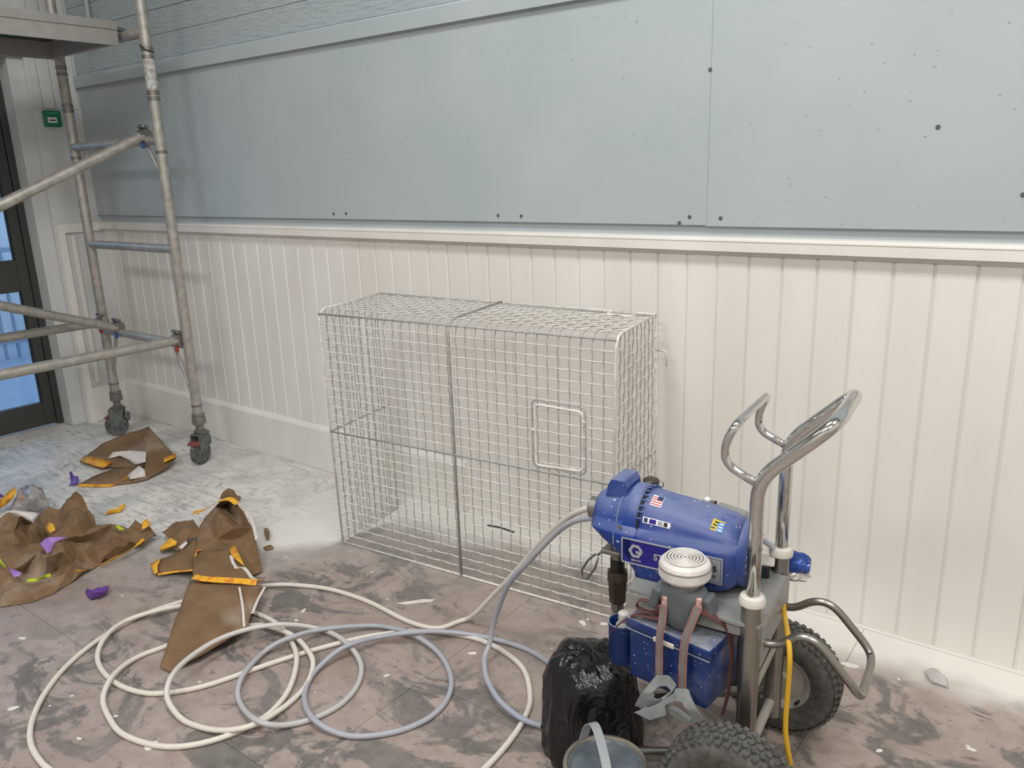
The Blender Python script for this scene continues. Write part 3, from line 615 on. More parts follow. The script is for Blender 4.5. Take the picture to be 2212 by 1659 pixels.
scrap_c=([(-2.505,-.719,.004),(-2.5,-.708,.01),(-2.482,-.697,.012),(-2.464,-.698,.008),(-2.465,-.711,.004),(-2.479,-.724,.004)],[(1,4,2),(2,4,3),(0,5,1),(1,5,4)])
scrap_d=([(-3.366,-.904,.004),(-3.362,-.89,.02),(-3.337,-.868,.022),(-3.345,-.824,.03),(-3.338,-.828,.015),(-3.331,-.855,.004)],[(0,2,1),(2,4,3),(0,5,2),(2,5,4)])
pur_a=([(-3.955,-.778,.035),(-3.943,-.771,.035),(-3.918,-.777,.02),(-3.863,-.779,.03),(-3.822,-.796,.02),(-3.827,-.81,.004),(-3.863,-.83,.003),(-3.878,-.808,.012)],[(0,2,1),(2,4,3),(2,7,4),(4,7,5),(0,7,2),(5,7,6)])
pur_b=([(-2.728,-1.296,.006),(-2.724,-1.291,.02),(-2.703,-1.277,.03),(-2.687,-1.258,.025),(-2.703,-1.241,.025),(-2.701,-1.223,.012),(-2.657,-1.256,.02),(-2.669,-1.249,.006),(-2.663,-1.28,.004),(-2.686,-1.298,.004),(-2.65,-1.29,.035)],[(3,6,4),(4,6,5),(6,8,7),(0,9,1),(2,10,3),(3,10,6),(6,10,8),(1,10,2),(1,9,10),(8,10,9)])
HOSE_PATH=[(-.885,-.848,.607),(-.8959,-.8482,.6074),(-.9065,-.8487,.6082),(-.9196,-.8473,.606),(-.9374,-.8424,.5985),(-.9589,-.835,.5872),(-.983,-.8254,.5722),(-1.0089,-.8138,.553),(-1.0381,-.7987,.5281),(-1.0686,-.7823,.5002),(-1.097,-.768,.473),(-1.1219,-.7572,.448),(-1.145,-.7482,.4234),(-1.1674,-.7399,.3985),(-1.19,-.7312,.3728),(-1.2121,-.7227,.3464),(-1.2341,-.7148,.3198),(-1.2565,-.7078,.2931),(-1.2792,-.7019,.266),(-1.3021,-.6967,.2388),(-1.325,-.692,.212),(-1.3483,-.6874,.1855),(-1.3718,-.6831,.1592),(-1.3947,-.6798,.1334),(-1.4165,-.678,.1079),(-1.4378,-.6775,.0819),(-1.4578,-.6778,.0582),(-1.4757,-.6778,.0394),(-1.4915,-.6752,.0252),(-1.5058,-.6743,.0148),(-1.519,-.681,.0077),(-1.5287,-.7011,.0077),(-1.5367,-.7293,.0077),(-1.5495,-.7549,.0077),(-1.5718,-.77,.0077),(-1.6008,-.7788,.0077),(-1.6364,-.7835,.0077),(-1.6794,-.7851,.0077),(-1.7328,-.7812,.0077),(-1.7914,-.7751,.0077),(-1.848,-.772,.0077),(-1.9016,-.7733,.0077),(-1.9542,-.777,.0077),(-2.003,-.7833,.0077),(-2.0458,-.7925,.0077),(-2.0833,-.8048,.0077),(-2.1174,-.819,.0077),(-2.1494,-.8339,.0077),(-2.1776,-.848,.0077),(-2.204,-.8643,.0077),(-2.232,-.887,.0077),(-2.2643,-.9192,.0077),(-2.2982,-.9578,.0077),(-2.3292,-.9981,.0077),(-2.3536,-1.0367,.0077),(-2.3733,-1.076,.0077),(-2.3896,-1.1153,.0077),(-2.4034,-1.1536,.0077),(-2.4153,-1.1906,.0077),(-2.4239,-1.2273,.0077),(-2.428,-1.265,.0077),(-2.4267,-1.3045,.0077),(-2.4209,-1.3449,.0077),(-2.4116,-1.3849,.0077),(-2.3997,-1.424,.0077),(-2.3844,-1.4629,.0077),(-2.3664,-1.5004,.0077),(-2.3459,-1.5353,.0077),(-2.3225,-1.5681,.0077),(-2.2968,-1.5987,.0077),(-2.27,-1.627,.0077),(-2.2418,-1.6533,.0077),(-2.2122,-1.6774,.0077),(-2.1826,-1.6986,.0077),(-2.1541,-1.7166,.0077),(-2.1263,-1.7313,.0077),(-2.0985,-1.7433,.0077),(-2.0706,-1.7529,.0077),(-2.0421,-1.7597,.0077),(-2.0139,-1.7641,.0077),(-1.987,-1.767,.0077),(-1.9665,-1.7686,.0077),(-1.9486,-1.7686,.0077),(-1.9213,-1.767,.0077),(-1.8755,-1.7648,.0077),(-1.8159,-1.7634,.0077),(-1.746,-1.7567,.0077),(-1.6676,-1.7384,.0077),(-1.5743,-1.7088,.0077),(-1.4754,-1.6706,.0077),(-1.385,-1.626,.0077),(-1.3049,-1.5727,.0077),(-1.2312,-1.512,.0077),(-1.1692,-1.4511,.0077),(-1.1236,-1.3941,.0077),(-1.0931,-1.3371,.0077),(-1.0726,-1.2843,.0077),(-1.0577,-1.2409,.0077),(-1.0514,-1.2092,.0077),(-1.0512,-1.183,.0077),(-1.052,-1.155,.0077),(-1.0523,-1.1226,.0077),(-1.0542,-1.089,.0077),(-1.0576,-1.0557,.0077),(-1.0623,-1.0237,.0077),(-1.0684,-.9919,.0077),(-1.0761,-.9617,.0077),(-1.0851,-.9343,.0077),(-1.0943,-.911,.0077),(-1.1056,-.8893,.0077),(-1.122,-.866,.0077),(-1.1446,-.8383,.0077),(-1.1721,-.8089,.0077),(-1.2031,-.783,.0077),(-1.2374,-.7643,.0077),(-1.2762,-.7508,.0077),(-1.3163,-.7418,.0077),(-1.3543,-.7367,.0077),(-1.3898,-.7356,.0077),(-1.4251,-.7388,.0077),(-1.462,-.747,.0077),(-1.5027,-.761,.0077),(-1.5452,-.7801,.0077),(-1.5857,-.8029,.0077),(-1.6212,-.8285,.0077),(-1.6534,-.8579,.0077),(-1.6828,-.8899,.0077),(-1.7096,-.9233,.0077),(-1.7334,-.9591,.0077),(-1.7548,-.9964,.0077),(-1.775,-1.034,.0077),(-1.7942,-1.0715,.0077),(-1.812,-1.1093,.0077),(-1.8287,-1.1473,.0077),(-1.8444,-1.1862,.0077),(-1.8593,-1.227,.0077),(-1.8729,-1.2652,.0077),(-1.8846,-1.2964,.0077),(-1.8936,-1.3196,.0077),(-1.9016,-1.3386,.0077),(-1.911,-1.357,.0077),(-1.9224,-1.3758,.0077),(-1.935,-1.3936,.0077),(-1.949,-1.4105,.0077),(-1.9643,-1.427,.0077),(-1.9806,-1.4431,.0077),(-1.999,-1.4577,.0077),(-2.0206,-1.4697,.0077),(-2.0459,-1.4794,.0077),(-2.0735,-1.4869,.0077),(-2.102,-1.492,.0077),(-2.1315,-1.4944,.0077),(-2.1622,-1.4944,.0077),(-2.1929,-1.4922,.0077),(-2.2229,-1.4881,.0078),(-2.2526,-1.4821,.0081),(-2.2808,-1.4739,.0088),(-2.3059,-1.4634,.0101),(-2.3283,-1.4504,.0124),(-2.3471,-1.4357,.0156),(-2.3624,-1.4199,.0191),(-2.3762,-1.4023,.022),(-2.3903,-1.3819,.0231),(-2.4042,-1.3591,.022),(-2.4162,-1.3348,.0191),(-2.4232,-1.3108,.0168),(-2.4153,-1.2897,.0202),(-2.4039,-1.2643,.0226),(-2.3905,-1.2323,.023),(-2.3759,-1.1969,.0212),(-2.3595,-1.163,.018),(-2.3385,-1.1324,.0144),(-2.3117,-1.1044,.0115),(-2.2806,-1.0809,.0096),(-2.2467,-1.063,.0085),(-2.2094,-1.0498,.008),(-2.1699,-1.0405,.0078),(-2.1291,-1.0342,.0078),(-2.086,-1.0306,.0079),(-2.0417,-1.0306,.0083),(-1.998,-1.0354,.0091),(-1.9539,-1.0466,.0107),(-1.9093,-1.0633,.0134),(-1.8671,-1.0823,.0168),(-1.8309,-1.1004,.0202),(-1.8017,-1.1173,.0226),(-1.7771,-1.1347,.023),(-1.7539,-1.1551,.0212),(-1.7299,-1.1803,.018),(-1.7071,-1.2083,.0144),(-1.6884,-1.2361,.0115),(-1.6746,-1.2631,.0096),(-1.6644,-1.2904,.0085),(-1.6574,-1.3174,.008),(-1.6539,-1.3433,.0078),(-1.6547,-1.3681,.0077),(-1.6584,-1.3922,.0077),(-1.6641,-1.4159,.0077),(-1.672,-1.4393,.0077),(-1.6821,-1.4619,.0077),(-1.694,-1.483,.0077),(-1.7076,-1.5026,.0077),(-1.723,-1.5209,.0077),(-1.74,-1.5371,.0077),(-1.7582,-1.5508,.0077),(-1.7776,-1.562,.0077),(-1.7991,-1.5714,.0077),(-1.8237,-1.5797,.0077),(-1.8525,-1.5873,.0077),(-1.8833,-1.5932,.0077),(-1.913,-1.596,.0077),(-1.9406,-1.5949,.0077),(-1.9674,-1.5908,.0078),(-1.9938,-1.5852,.0079),(-2.0203,-1.5791,.0083),(-2.0467,-1.5723,.0091),(-2.0709,-1.5642,.0107),(-2.0914,-1.5541,.0134),(-2.1092,-1.5412,.0168),(-2.1248,-1.5266,.0202),(-2.1389,-1.5114,.0226),(-2.1522,-1.4953,.023),(-2.1659,-1.4776,.0212),(-2.1794,-1.4586,.018),(-2.1914,-1.4389,.0144),(-2.2001,-1.4193,.0115),(-2.2051,-1.3998,.0096),(-2.2064,-1.3805,.0085),(-2.2046,-1.3635,.008),(-2.2,-1.3451,.0078),(-2.193,-1.32,.0077),(-2.1841,-1.2833,.0077),(-2.1731,-1.2394,.0077),(-2.1586,-1.1972,.0078),(-2.1391,-1.1627,.0079),(-2.1142,-1.1319,.0084),(-2.0868,-1.1061,.0094),(-2.06,-1.0873,.0114),(-2.034,-1.0762,.0145),(-2.0064,-1.0709,.0186),(-1.9755,-1.0683,.0227),(-1.9412,-1.0663,.0255),(-1.907,-1.0649,.026),(-1.876,-1.0642,.0239),(-1.8481,-1.0658,.02),(-1.8125,-1.0765,.0212),(-1.7785,-1.0897,.023),(-1.7532,-1.1003,.0226),(-1.7373,-1.1083,.0202),(-1.7262,-1.1162,.0168),(-1.715,-1.1271,.0134),(-1.7011,-1.1428,.0107),(-1.6861,-1.1623,.0091),(-1.6724,-1.1839,.0083),(-1.6618,-1.2066,.0079),(-1.6534,-1.2313,.0083),(-1.6468,-1.2571,.0091),(-1.6415,-1.2841,.0107),(-1.6369,-1.3136,.0134),(-1.6338,-1.3435,.0168),(-1.6332,-1.3702,.0202),(-1.6366,-1.3917,.0226),(-1.6451,-1.4089,.023),(-1.6585,-1.4226,.0212),(-1.6759,-1.434,.018),(-1.6962,-1.4435,.0144),(-1.718,-1.4517,.0115),(-1.7408,-1.4589,.0096),(-1.7658,-1.4651,.0085),(-1.7916,-1.47,.008),(-1.8159,-1.4731,.0078),(-1.8389,-1.4738,.0103),(-1.8611,-1.4725,.0141),(-1.8806,-1.4703,.0188),(-1.8957,-1.4682,.0244),(-1.9061,-1.4663,.0316),(-1.9135,-1.4635,.0399),(-1.9199,-1.4588,.0484),(-1.9261,-1.4518,.0569),(-1.9333,-1.4421,.0639),(-1.9426,-1.4288,.068),(-1.9547,-1.4118,.0685),(-1.9684,-1.3917,.0667),(-1.9815,-1.369,.0641),(-1.9921,-1.3442,.0622),(-2.0002,-1.3169,.061),(-2.0054,-1.2896,.0604),(-2.0078,-1.2647,.06),(-2.0072,-1.2424,.0601),(-2.0041,-1.221,.0603),(-1.9993,-1.1989,.0598),(-1.9925,-1.1754,.0589),(-1.9823,-1.1523,.0586),(-1.9681,-1.1315,.0594),(-1.9515,-1.113,.0604),(-1.9362,-1.0935,.059),(-1.9233,-1.0726,.0544),(-1.9118,-1.0507,.0466),(-1.8999,-1.0279,.0365),(-1.8862,-1.0065,.0259),(-1.8693,-.9894,.0171),(-1.8468,-.979,.0134),(-1.8127,-.9793,.0168),(-1.778,-.983,.0202),(-1.7445,-.9887,.0226),(-1.7123,-.996,.023),(-1.6836,-1.0035,.0212),(-1.6597,-1.0107,.018),(-1.6388,-1.019,.0144),(-1.6193,-1.0295,.0115),(-1.6009,-1.0428,.0096),(-1.5835,-1.0592,.0085),(-1.5676,-1.0781,.008),(-1.5539,-1.0983,.0078),(-1.5429,-1.119,.0077),(-1.5344,-1.141,.0077),(-1.5285,-1.163,.0077),(-1.5252,-1.1838,.0077),(-1.525,-1.2035,.0077),(-1.5271,-1.2226,.0077),(-1.531,-1.241,.0077),(-1.5365,-1.2591,.0078),(-1.5436,-1.2767,.0079),(-1.552,-1.2934,.0084),(-1.5609,-1.3093,.0095),(-1.57,-1.325,.0119),(-1.5785,-1.3403,.0159),(-1.5859,-1.3542,.0214),(-1.5936,-1.3661,.0276),(-1.6035,-1.375,.0326),(-1.6182,-1.3796,.0345),(-1.6388,-1.3794,.0326),(-1.6644,-1.3749,.0276),(-1.6922,-1.3675,.0214),(-1.72,-1.3587,.0159),(-1.7469,-1.3492,.0119),(-1.7717,-1.3387,.0096),(-1.7898,-1.3288,.0115),(-1.806,-1.3172,.0144),(-1.8203,-1.3036,.018),(-1.8331,-1.2877,.0212),(-1.8456,-1.2676,.023),(-1.8593,-1.2433,.0226),(-1.8737,-1.2167,.0202),(-1.8877,-1.1895,.0168),(-1.8993,-1.1621,.0138),(-1.8971,-1.1421,.019),(-1.889,-1.1248,.0258),(-1.8772,-1.1087,.0328),(-1.8653,-1.0913,.0375),(-1.8564,-1.0703,.0382),(-1.8517,-1.0455,.0347),(-1.8485,-1.0179,.0282),(-1.8313,-.9964,.029),(-1.809,-.9708,.0285),(-1.7833,-.9388,.0252),(-1.7583,-.9069,.0204),(-1.7381,-.8819,.0156),(-1.722,-.8652,.012),(-1.7012,-.8582,.0134),(-1.676,-.855,.0168),(-1.6478,-.8522,.0202),(-1.6194,-.8499,.0226),(-1.5918,-.848,.023),(-1.5646,-.8471,.0212),(-1.5363,-.8477,.018),(-1.5084,-.8503,.0144),(-1.4827,-.855,.0115),(-1.4588,-.8624,.0096),(-1.4356,-.8726,.0085),(-1.4127,-.8853,.008),(-1.3896,-.9003,.0078),(-1.3672,-.9174,.0077),(-1.347,-.9357,.0077),(-1.33,-.955,.0077),(-1.3157,-.9755,.0077),(-1.3041,-.9968,.0077),(-1.2955,-1.0181,.0077),(-1.2898,-1.04,.0077),(-1.287,-1.0621,.0077),(-1.287,-1.084,.0077),(-1.2901,-1.1059,.0077),(-1.296,-1.1276,.0077),(-1.304,-1.1484,.0077),(-1.3136,-1.1676,.0077),(-1.3252,-1.1856,.0077),(-1.3385,-1.2024,.0077),(-1.3529,-1.2182,.0077),(-1.3687,-1.2334,.0078),(-1.3856,-1.2472,.008),(-1.4032,-1.2586,.0085),(-1.4213,-1.2674,.0096),(-1.4395,-1.2743,.0115),(-1.4576,-1.2798,.0145),(-1.4762,-1.2838,.018),(-1.4965,-1.2855,.0213),(-1.5185,-1.2838,.0231),(-1.5418,-1.2777,.0227),(-1.5669,-1.2672,.0203),(-1.5924,-1.2534,.0168),(-1.6164,-1.2377,.0134),(-1.6376,-1.2206,.0108),(-1.6561,-1.2022,.0091),(-1.6718,-1.1829,.0083),(-1.6843,-1.1635,.0085),(-1.6935,-1.1439,.0098),(-1.6992,-1.1237,.0124),(-1.701,-1.1026,.0169),(-1.7001,-1.0795,.0232),(-1.6961,-1.0558,.0302),(-1.6892,-1.0327,.0358),(-1.6812,-1.0096,.038),(-1.6742,-.9837,.0358),(-1.6678,-.9539,.0302),(-1.6592,-.921,.0235),(-1.63,-.9013,.0306),(-1.6,-.881,.0363),(-1.5731,-.8595,.0385),(-1.5504,-.8353,.0363),(-1.5296,-.8088,.0306),(-1.5067,-.7823,.0235),(-1.4772,-.7589,.018),(-1.4419,-.7394,.0144),(-1.4051,-.7231,.0115),(-1.368,-.711,.0096),(-1.3291,-.7024,.0085),(-1.2912,-.6975,.008),(-1.2571,-.6962,.0078),(-1.227,-.699,.0077),(-1.1997,-.7046,.0077),(-1.174,-.711,.0077),(-1.1511,-.7176,.0077),(-1.1304,-.7253,.0077),(-1.1083,-.7345,.0077),(-1.0819,-.746,.0077),(-1.0525,-.7598,.0077),(-1.022,-.7745,.0077)]  # traced from image pixels; points raised at crossings pushed along the line of sight
# sprayer details in the cart's own frame
M_strapL=[(-.1712,-.17,.498),(-.1708,-.18,.4627),(-.1727,-.187,.4327),(-.1717,-.19,.3843),(-.1689,-.195,.3406)]
M_strapR=[(-.0955,-.175,.5177),(-.1042,-.187,.4862),(-.1135,-.197,.4457),(-.1161,-.2,.3973),(-.1155,-.2,.3339)]
M_strapR2=[(-.093,-.17,.5093),(-.0714,-.15,.4898),(-.0472,-.13,.461),(-.0372,-.12,.4088),(-.0369,-.12,.3527),(-.0401,-.125,.2977),(-.0487,-.13,.2456)]
M_loop=[(-.1845,-.15,.4682),(-.2141,-.15,.4597),(-.2379,-.15,.4642),(-.2391,-.15,.4775),(-.2252,-.15,.4859),(-.2038,-.15,.4851),(-.1768,-.16,.4868)]
M_strapL2=[(-.1702,-.165,.4602),(-.2013,-.155,.4525),(-.2409,-.15,.4451),(-.2748,-.14,.4159),(-.3064,-.135,.3778)]
M_LO=[(-.1749,-.2,.3438),(-.1466,-.2,.3535),(-.1284,-.2,.3369),(-.1369,-.2,.3191),(-.1678,-.2,.2815),(-.2184,-.2,.2434),(-.2225,-.2,.253),(-.211,-.2,.2827),(-.1838,-.2,.3292)]
M_LI=[(-.1804,-.2,.3054),(-.167,-.2,.3234),(-.1491,-.2,.3297),(-.137,-.2,.3216),(-.168,-.2,.2923),(-.1825,-.2,.2946)]
M_RO=[(-.1298,-.2,.3299),(-.1021,-.2,.3379),(-.0959,-.2,.3223),(-.0748,-.2,.2941),(-.0685,-.2,.2784),(-.0826,-.2,.2649),(-.1027,-.2,.2539),(-.1265,-.2,.2565),(-.1462,-.2,.2642),(-.1511,-.2,.2842),(-.1365,-.2,.3028)]
M_RI=[(-.1423,-.2,.2907),(-.1277,-.2,.3051),(-.113,-.2,.308),(-.0978,-.2,.2888),(-.0907,-.2,.2684),(-.1045,-.2,.2649),(-.1344,-.2,.2753)]
M_B=[(-.2155,-.207,.2491),(-.1651,-.207,.287),(-.1286,-.207,.3282),(-.1253,-.207,.313),(-.1471,-.207,.2919),(-.1437,-.207,.2699),(-.1797,-.207,.2429)]
CORD=[(-.043,.1,.5163),(-.0363,.13,.4838),(-.0228,.15,.4585),(.0075,.12,.4245),(.0355,.03,.4264),(.0662,-.08,.449),(.0789,-.112,.4194),(.0803,-.114,.3556),(.0802,-.116,.2676),(.085,-.118,.2253),(.0975,-.12,.1639)]
PRIME=[(-.3948,.0,.4953),(-.4048,.0,.4805),(-.411,.0,.484),(-.4325,.0,.4612),(-.4507,.0,.4288),(-.4482,.0,.4102),(-.4354,.0,.4097),(-.4137,.0,.4432),(-.4048,.0,.4743),(-.4198,.0,.4744),(-.3949,.0,.4767)]
TOPHOSE=[(-.2911,.07,.6395),(-.2586,.07,.6458),(-.2243,.07,.6442),(-.1905,.07,.6369),(-.1682,.07,.6309)]
BACKHOSE=[(-.0811,.08,.6127),(-.0648,.08,.6014),(-.0534,.08,.5809),(-.024,.1,.5559),(-.0045,.11,.5328)]

# ------------------------------------------------------------------ masking paper, wrappers and scraps on the floor
def m_paper():
    t = NT('brown_masking_paper'); p = t.pos()
    f = t.ramp(t.noise(p, 9, 5), .35, .7)
    col = t.mix(f, rgb(112, 86, 58), rgb(132, 105, 75))
    ov = t.ramp(t.noise(p, 3.6, 4), .54, .74)
    col = t.mix(t.math('MULTIPLY', ov, .4), col, rgb(196, 184, 170))
    t.bump(t.noise(p, 28, 2), .22, .01)
    return t.fin(col, .8)
def m_tape():
    t = NT('yellow_masking_tape'); p = t.pos()
    q = t.n('TexChecker', {0: t.scale(p, (1, 1, .3), rot=(0, 0, .6)), 3: 36.0}); 
    f = t.math('MULTIPLY', q.outputs[1], t.ramp(t.noise(p, 22, 3), .45, .55))
    return t.fin(t.mix(f, rgb(228, 170, 40), rgb(214, 128, 40)), .5)
M['paper'] = m_paper(); M['tape'] = m_tape()
M['torn'] = simple('torn_white_paper', rgb(222, 214, 208), .7, nscale=30)
M['purple'] = simple('purple_wrapper', rgb(112, 66, 158), .35, c2=rgb(78, 36, 120), nscale=60)
M['lilac'] = simple('lilac_wrapper', rgb(158, 118, 190), .4, nscale=40)
M['lime'] = simple('lime_sticker', rgb(176, 196, 40), .5)
def m_film():
    t = NT('clear_plastic_film'); g = t.n('BsdfGlossy', {'Roughness': .12}); tr = t.n('BsdfTransparent', {0: (.93, .93, .95, 1)})
    df = t.n('BsdfDiffuse', {0: rgb(214, 208, 206)}); 
    a = t.n('MixShader', {0: .5, 1: tr.outputs[0], 2: df.outputs[0]}); lw = t.n('LayerWeight', {0: .25})
    b = t.n('MixShader', {0: lw.outputs[1], 1: a.outputs[0], 2: g.outputs[0]}); t.t.links.new(b.outputs[0], t.out.inputs[0]); return t.m
M['film'] = m_film()
def sheet(name, data, mat, parent, sub=2, crumple=.006, th=.0012, lift=0.0, scale=16.0, flat=False):
    V, F = data
    bm = bmesh.new(); vs = [bm.verts.new((p[0], p[1], p[2] + lift)) for p in V]
    for f in F:
        try: bm.faces.new([vs[i] for i in f])
        except ValueError: pass
    bm.normal_update()
    for _ in range(sub): bmesh.ops.subdivide_edges(bm, edges=list(bm.edges), cuts=1, use_grid_fill=True)
    bmesh.ops.smooth_vert(bm, verts=[v for v in bm.verts if not v.is_boundary], factor=.35, use_axis_x=True, use_axis_y=True, use_axis_z=True)
    seed = Vector((len(V) * 1.7, len(F) * .9, 0))
    for v in bm.verts:
        d = mnoise.noise(v.co * scale + seed) + .9 * (.35 - abs(mnoise.noise(v.co * scale * 1.3 + seed))) + .35 * (.3 - abs(mnoise.noise(v.co * scale * 3.1 + seed)))
        v.co.z = max(v.co.z + d * crumple, .0025 + lift * .3)
        v.co.x += mnoise.noise(v.co * scale + seed + Vector((9, 3, 1))) * crumple * .5
    me = bpy.data.meshes.new(name); off = OFF[parent]
    for v in bm.verts: v.co -= off
    bm.to_mesh(me); bm.free(); me.materials.append(mat)
    me.polygons.foreach_set('use_smooth', [not flat] * len(me.polygons))
    me.set_sharp_from_angle(angle=math.radians(28))
    o = bpy.data.objects.new(name, me); COL.objects.link(o); o.parent = parent; OFF[o] = off
    md = o.modifiers.new('thickness', 'SOLIDIFY'); md.thickness = th; md.offset = 1.0
    return o
def strip_(name, pts, width, mat, parent, wdir=(.25, .9, .35)):
    return MB().ribbon(spline(pts, 4), width, wdir, .0014).build(name, mat, parent)

s1 = thing('paper_sheet', 'folded brown paper sheet with yellow edges lying by the scaffold castors', 'paper', (-3.55, -.62, 0))
sheet('back_fold', S1_back, M['paper'], s1, 3, .005); sheet('right_fold', S1_right, M['paper'], s1, 3, .005)
sheet('lower_fold', S1_low, M['paper'], s1, crumple=.002)
sheet('torn_edge', S1_white, M['torn'], s1, crumple=.004, lift=.006); sheet('torn_edge', S1_patch, M['torn'], s1, crumple=.003, lift=.008)
sheet('tape', S1_tapeL, M['tape'], s1, 1, .001, lift=.006); sheet('tape', S1_tapeR, M['tape'], s1, 1, .001, lift=.006)
strip_('tape', S1_tapeB, .014, M['tape'], s1)

hp = thing('paper_heap', 'big crumpled heap of brown masking paper at the left', 'paper', (-2.95, -1.2, 0))
sheet('sheet', H_main, M['paper'], hp, 4, .020, scale=11)
strip_('tape', H_tape1, .016, M['tape'], hp)
for d in (H_tape2, H_tape3, H_tape4): sheet('tape', d, M['tape'], hp, 1, .001, lift=.008)
sheet('lilac_scrap', H_purple1, M['lilac'], hp, 1, .003, lift=.012); sheet('lilac_scrap', H_purple2, M['lilac'], hp, 1, .003, lift=.012)
sheet('lime_sticker', H_green1, M['lime'], hp, 1, .001, lift=.01); sheet('lime_sticker', H_green2, M['lime'], hp, 1, .001, lift=.01)
strip_('lime_sticker', [(p[0], p[1], p[2] + .008) for p in H_green3], .012, M['lime'], hp)
sheet('torn_edge', H_white, M['torn'], hp, 1, .004, lift=.004)

fb = thing('plastic_film', 'crumpled clear plastic film with orange tape behind the paper heap', 'plastic', (-3.45, -1.05, 0))
sheet('film', film, M['film'], fb, 2, .012, scale=22); sheet('tape', film_tape, M['tape'], fb, 1, .008, lift=.006); sheet('purple_scrap', film_purple, M['purple'], fb, 1, .003)

cs = thing('paper_sheet', 'long torn brown paper sheet with a strip lying over the coiled hose', 'paper', (-2.35, -1.0, 0))
sheet('main_fold', C_main, M['paper'], cs, 4, .011, scale=12); sheet('upper_flap', C_flapU, M['paper'], cs, 3, .009); sheet('lower_flap', C_flapL, M['paper'], cs, 2, .004)
sheet('turned_flap', C_fold, M['paper'], cs, 3, .005, lift=.003); sheet('long_strip', C_strip, M['paper'], cs, 3, .004, scale=9)
strip_('tape', C_tape1, .022, M['tape'], cs); strip_('tape', C_tape3, .02, M['tape'], cs); strip_('tape', C_tape6, .008, M['tape'], cs)
for d in (C_tape2, C_tape4, C_tape5, C_tape7): sheet('tape', d, M['tape'], cs, 1, .001, lift=.007)
strip_('torn_edge', C_white1, .011, M['torn'], cs, (.9, .3, .3)); sheet('torn_edge', C_white2, M['torn'], cs, 1, .003, lift=.005)
strip_('torn_edge', C_white3, .012, M['torn'], cs, (.9, .3, .3)); strip_('torn_edge', [(p[0], p[1], p[2] + .004) for p in C_white4], .007, M['torn'], cs, (.9, .3, 0)); strip_('torn_edge', C_white5, .009, M['torn'], cs, (.9, .3, 0))

def scrap(name, data, mat, label, cat, cr=.004, group=None):
    c = Vector((sum(p[0] for p in data[0]) / len(data[0]), sum(p[1] for p in data[0]) / len(data[0]), 0))
    tmp = bpy.data.objects.new('tmp', None); OFF[tmp] = c
    o = sheet(name, data, mat, tmp, 2, cr, scale=40); o.parent = None; o.location = c; OFF.pop(tmp); bpy.data.objects.remove(tmp)
    return prop(o, label, cat, group)
scrap('paper_scrap', scrap_a, M['paper'], 'small curled brown paper scrap behind the long torn sheet', 'paper')
scrap('paper_scrap', scrap_b, M['paper'], 'narrow upright brown paper scrap right of the torn sheet', 'paper')
scrap('paper_scrap', scrap_c, M['paper'], 'small oval brown paper scrap right of the torn sheet', 'paper')
o = scrap('paper_scrap', scrap_d, M['tape'], 'yellow tape scrap between the paper heap and the torn sheet', 'tape')
scrap('sweet_wrapper', pur_a, M['purple'], 'purple wrapper standing beside the folded sheet near the castors', 'wrapper', .006)
scrap('sweet_wrapper', pur_b, M['purple'], 'crumpled purple wrapper in front of the paper heap', 'wrapper', .012)

# flakes of dried paint
M['flake'] = simple('dried_white_paint', rgb(228, 224, 216), .5)
fpos = [(-2.631, -1.544, .018, .3, 'bright paint flake on the floor left of the big outer hose loop'), (-2.276, -1.712, .02, 1.1, 'paint flake just outside the outer hose loop at the far left'),
        (-1.995, -1.668, .012, .2, 'paint flake inside the outer hose loop near the bottom edge'), (-1.813, -1.574, .03, 2.0, 'long curled paint flake beneath the lowest inner hose loop'),
        (-2.003, -1.566, .01, .9, 'tiny paint flake left of the lower inner hose loop'), (-.452, -.231, .028, .2, 'large cream paint flake right of the sprayer wheel'),
        (-1.981, -.977, .012, .4, 'tiny paint flake right of the torn paper sheet'), (-2.007, -.927, .016, 1.9, 'paint flake just below the upper straight run of hose'),
        (-1.385, -.796, .016, .6, 'paint flake inside the right-hand end of the hose coil'), (-1.2, -.47, .024, 2.6, 'long paint flake lying before the lower edge of the wire guard'),
        (-1.14, -.44, .02, .5, 'paint flake touching the near corner of the wire guard'), (-1.52, -1.02, .012, 1.0, 'paint flake in the middle of the rightmost hose loop'),
        (-.12, -.42, .014, .2, 'paint flake near the right edge of the picture'), (-.30, -.55, .012, .9, 'paint flake on bare floor behind the rear sprayer wheel')]
for i, (fx, fy, s, a, lb) in enumerate(fpos):
    mb = MB(); n = 7; poly = [(s * (.5 + .5 * random.random()) * math.cos(2 * PI * k / n), s * .55 * (.5 + .5 * random.random()) * math.sin(2 * PI * k / n)) for k in range(n)]
    mb.prism(poly, 'Z', .0003, .0022)
    o = mb.build('paint_flake', M['flake']); o.location = (fx, fy, 0); o.rotation_euler = (0, 0, a)
    prop(o, lb, 'paint flake', 'paint flakes scattered on the floor')
scr = thing('plastic_scrap', 'crumpled grey plastic scrap on the bare floor below the boards', 'plastic', (-.242, -.172, 0))
sheet('film', ([(-.275, -.15, .004), (-.245, -.14, .018), (-.215, -.165, .012), (-.205, -.195, .004), (-.245, -.2, .006), (-.262, -.18, .014), (-.24, -.17, .022)], [(0, 1, 6), (1, 2, 6), (2, 3, 6), (3, 4, 6), (4, 5, 6), (5, 0, 6)]), M['film'], scr, 2, .006, scale=50)
st = MB().prism([(0, 0), (.09, .012), (.13, .004), (.12, -.008), (.03, -.012)], 'Z', .0005, .003).build('paint_stick', M['torn']); st.location = (-1.78, -.72, 0); st.rotation_euler = (0, 0, .75)
prop(st, 'thin pale strip of torn paper lying beside the white hose', 'paper')

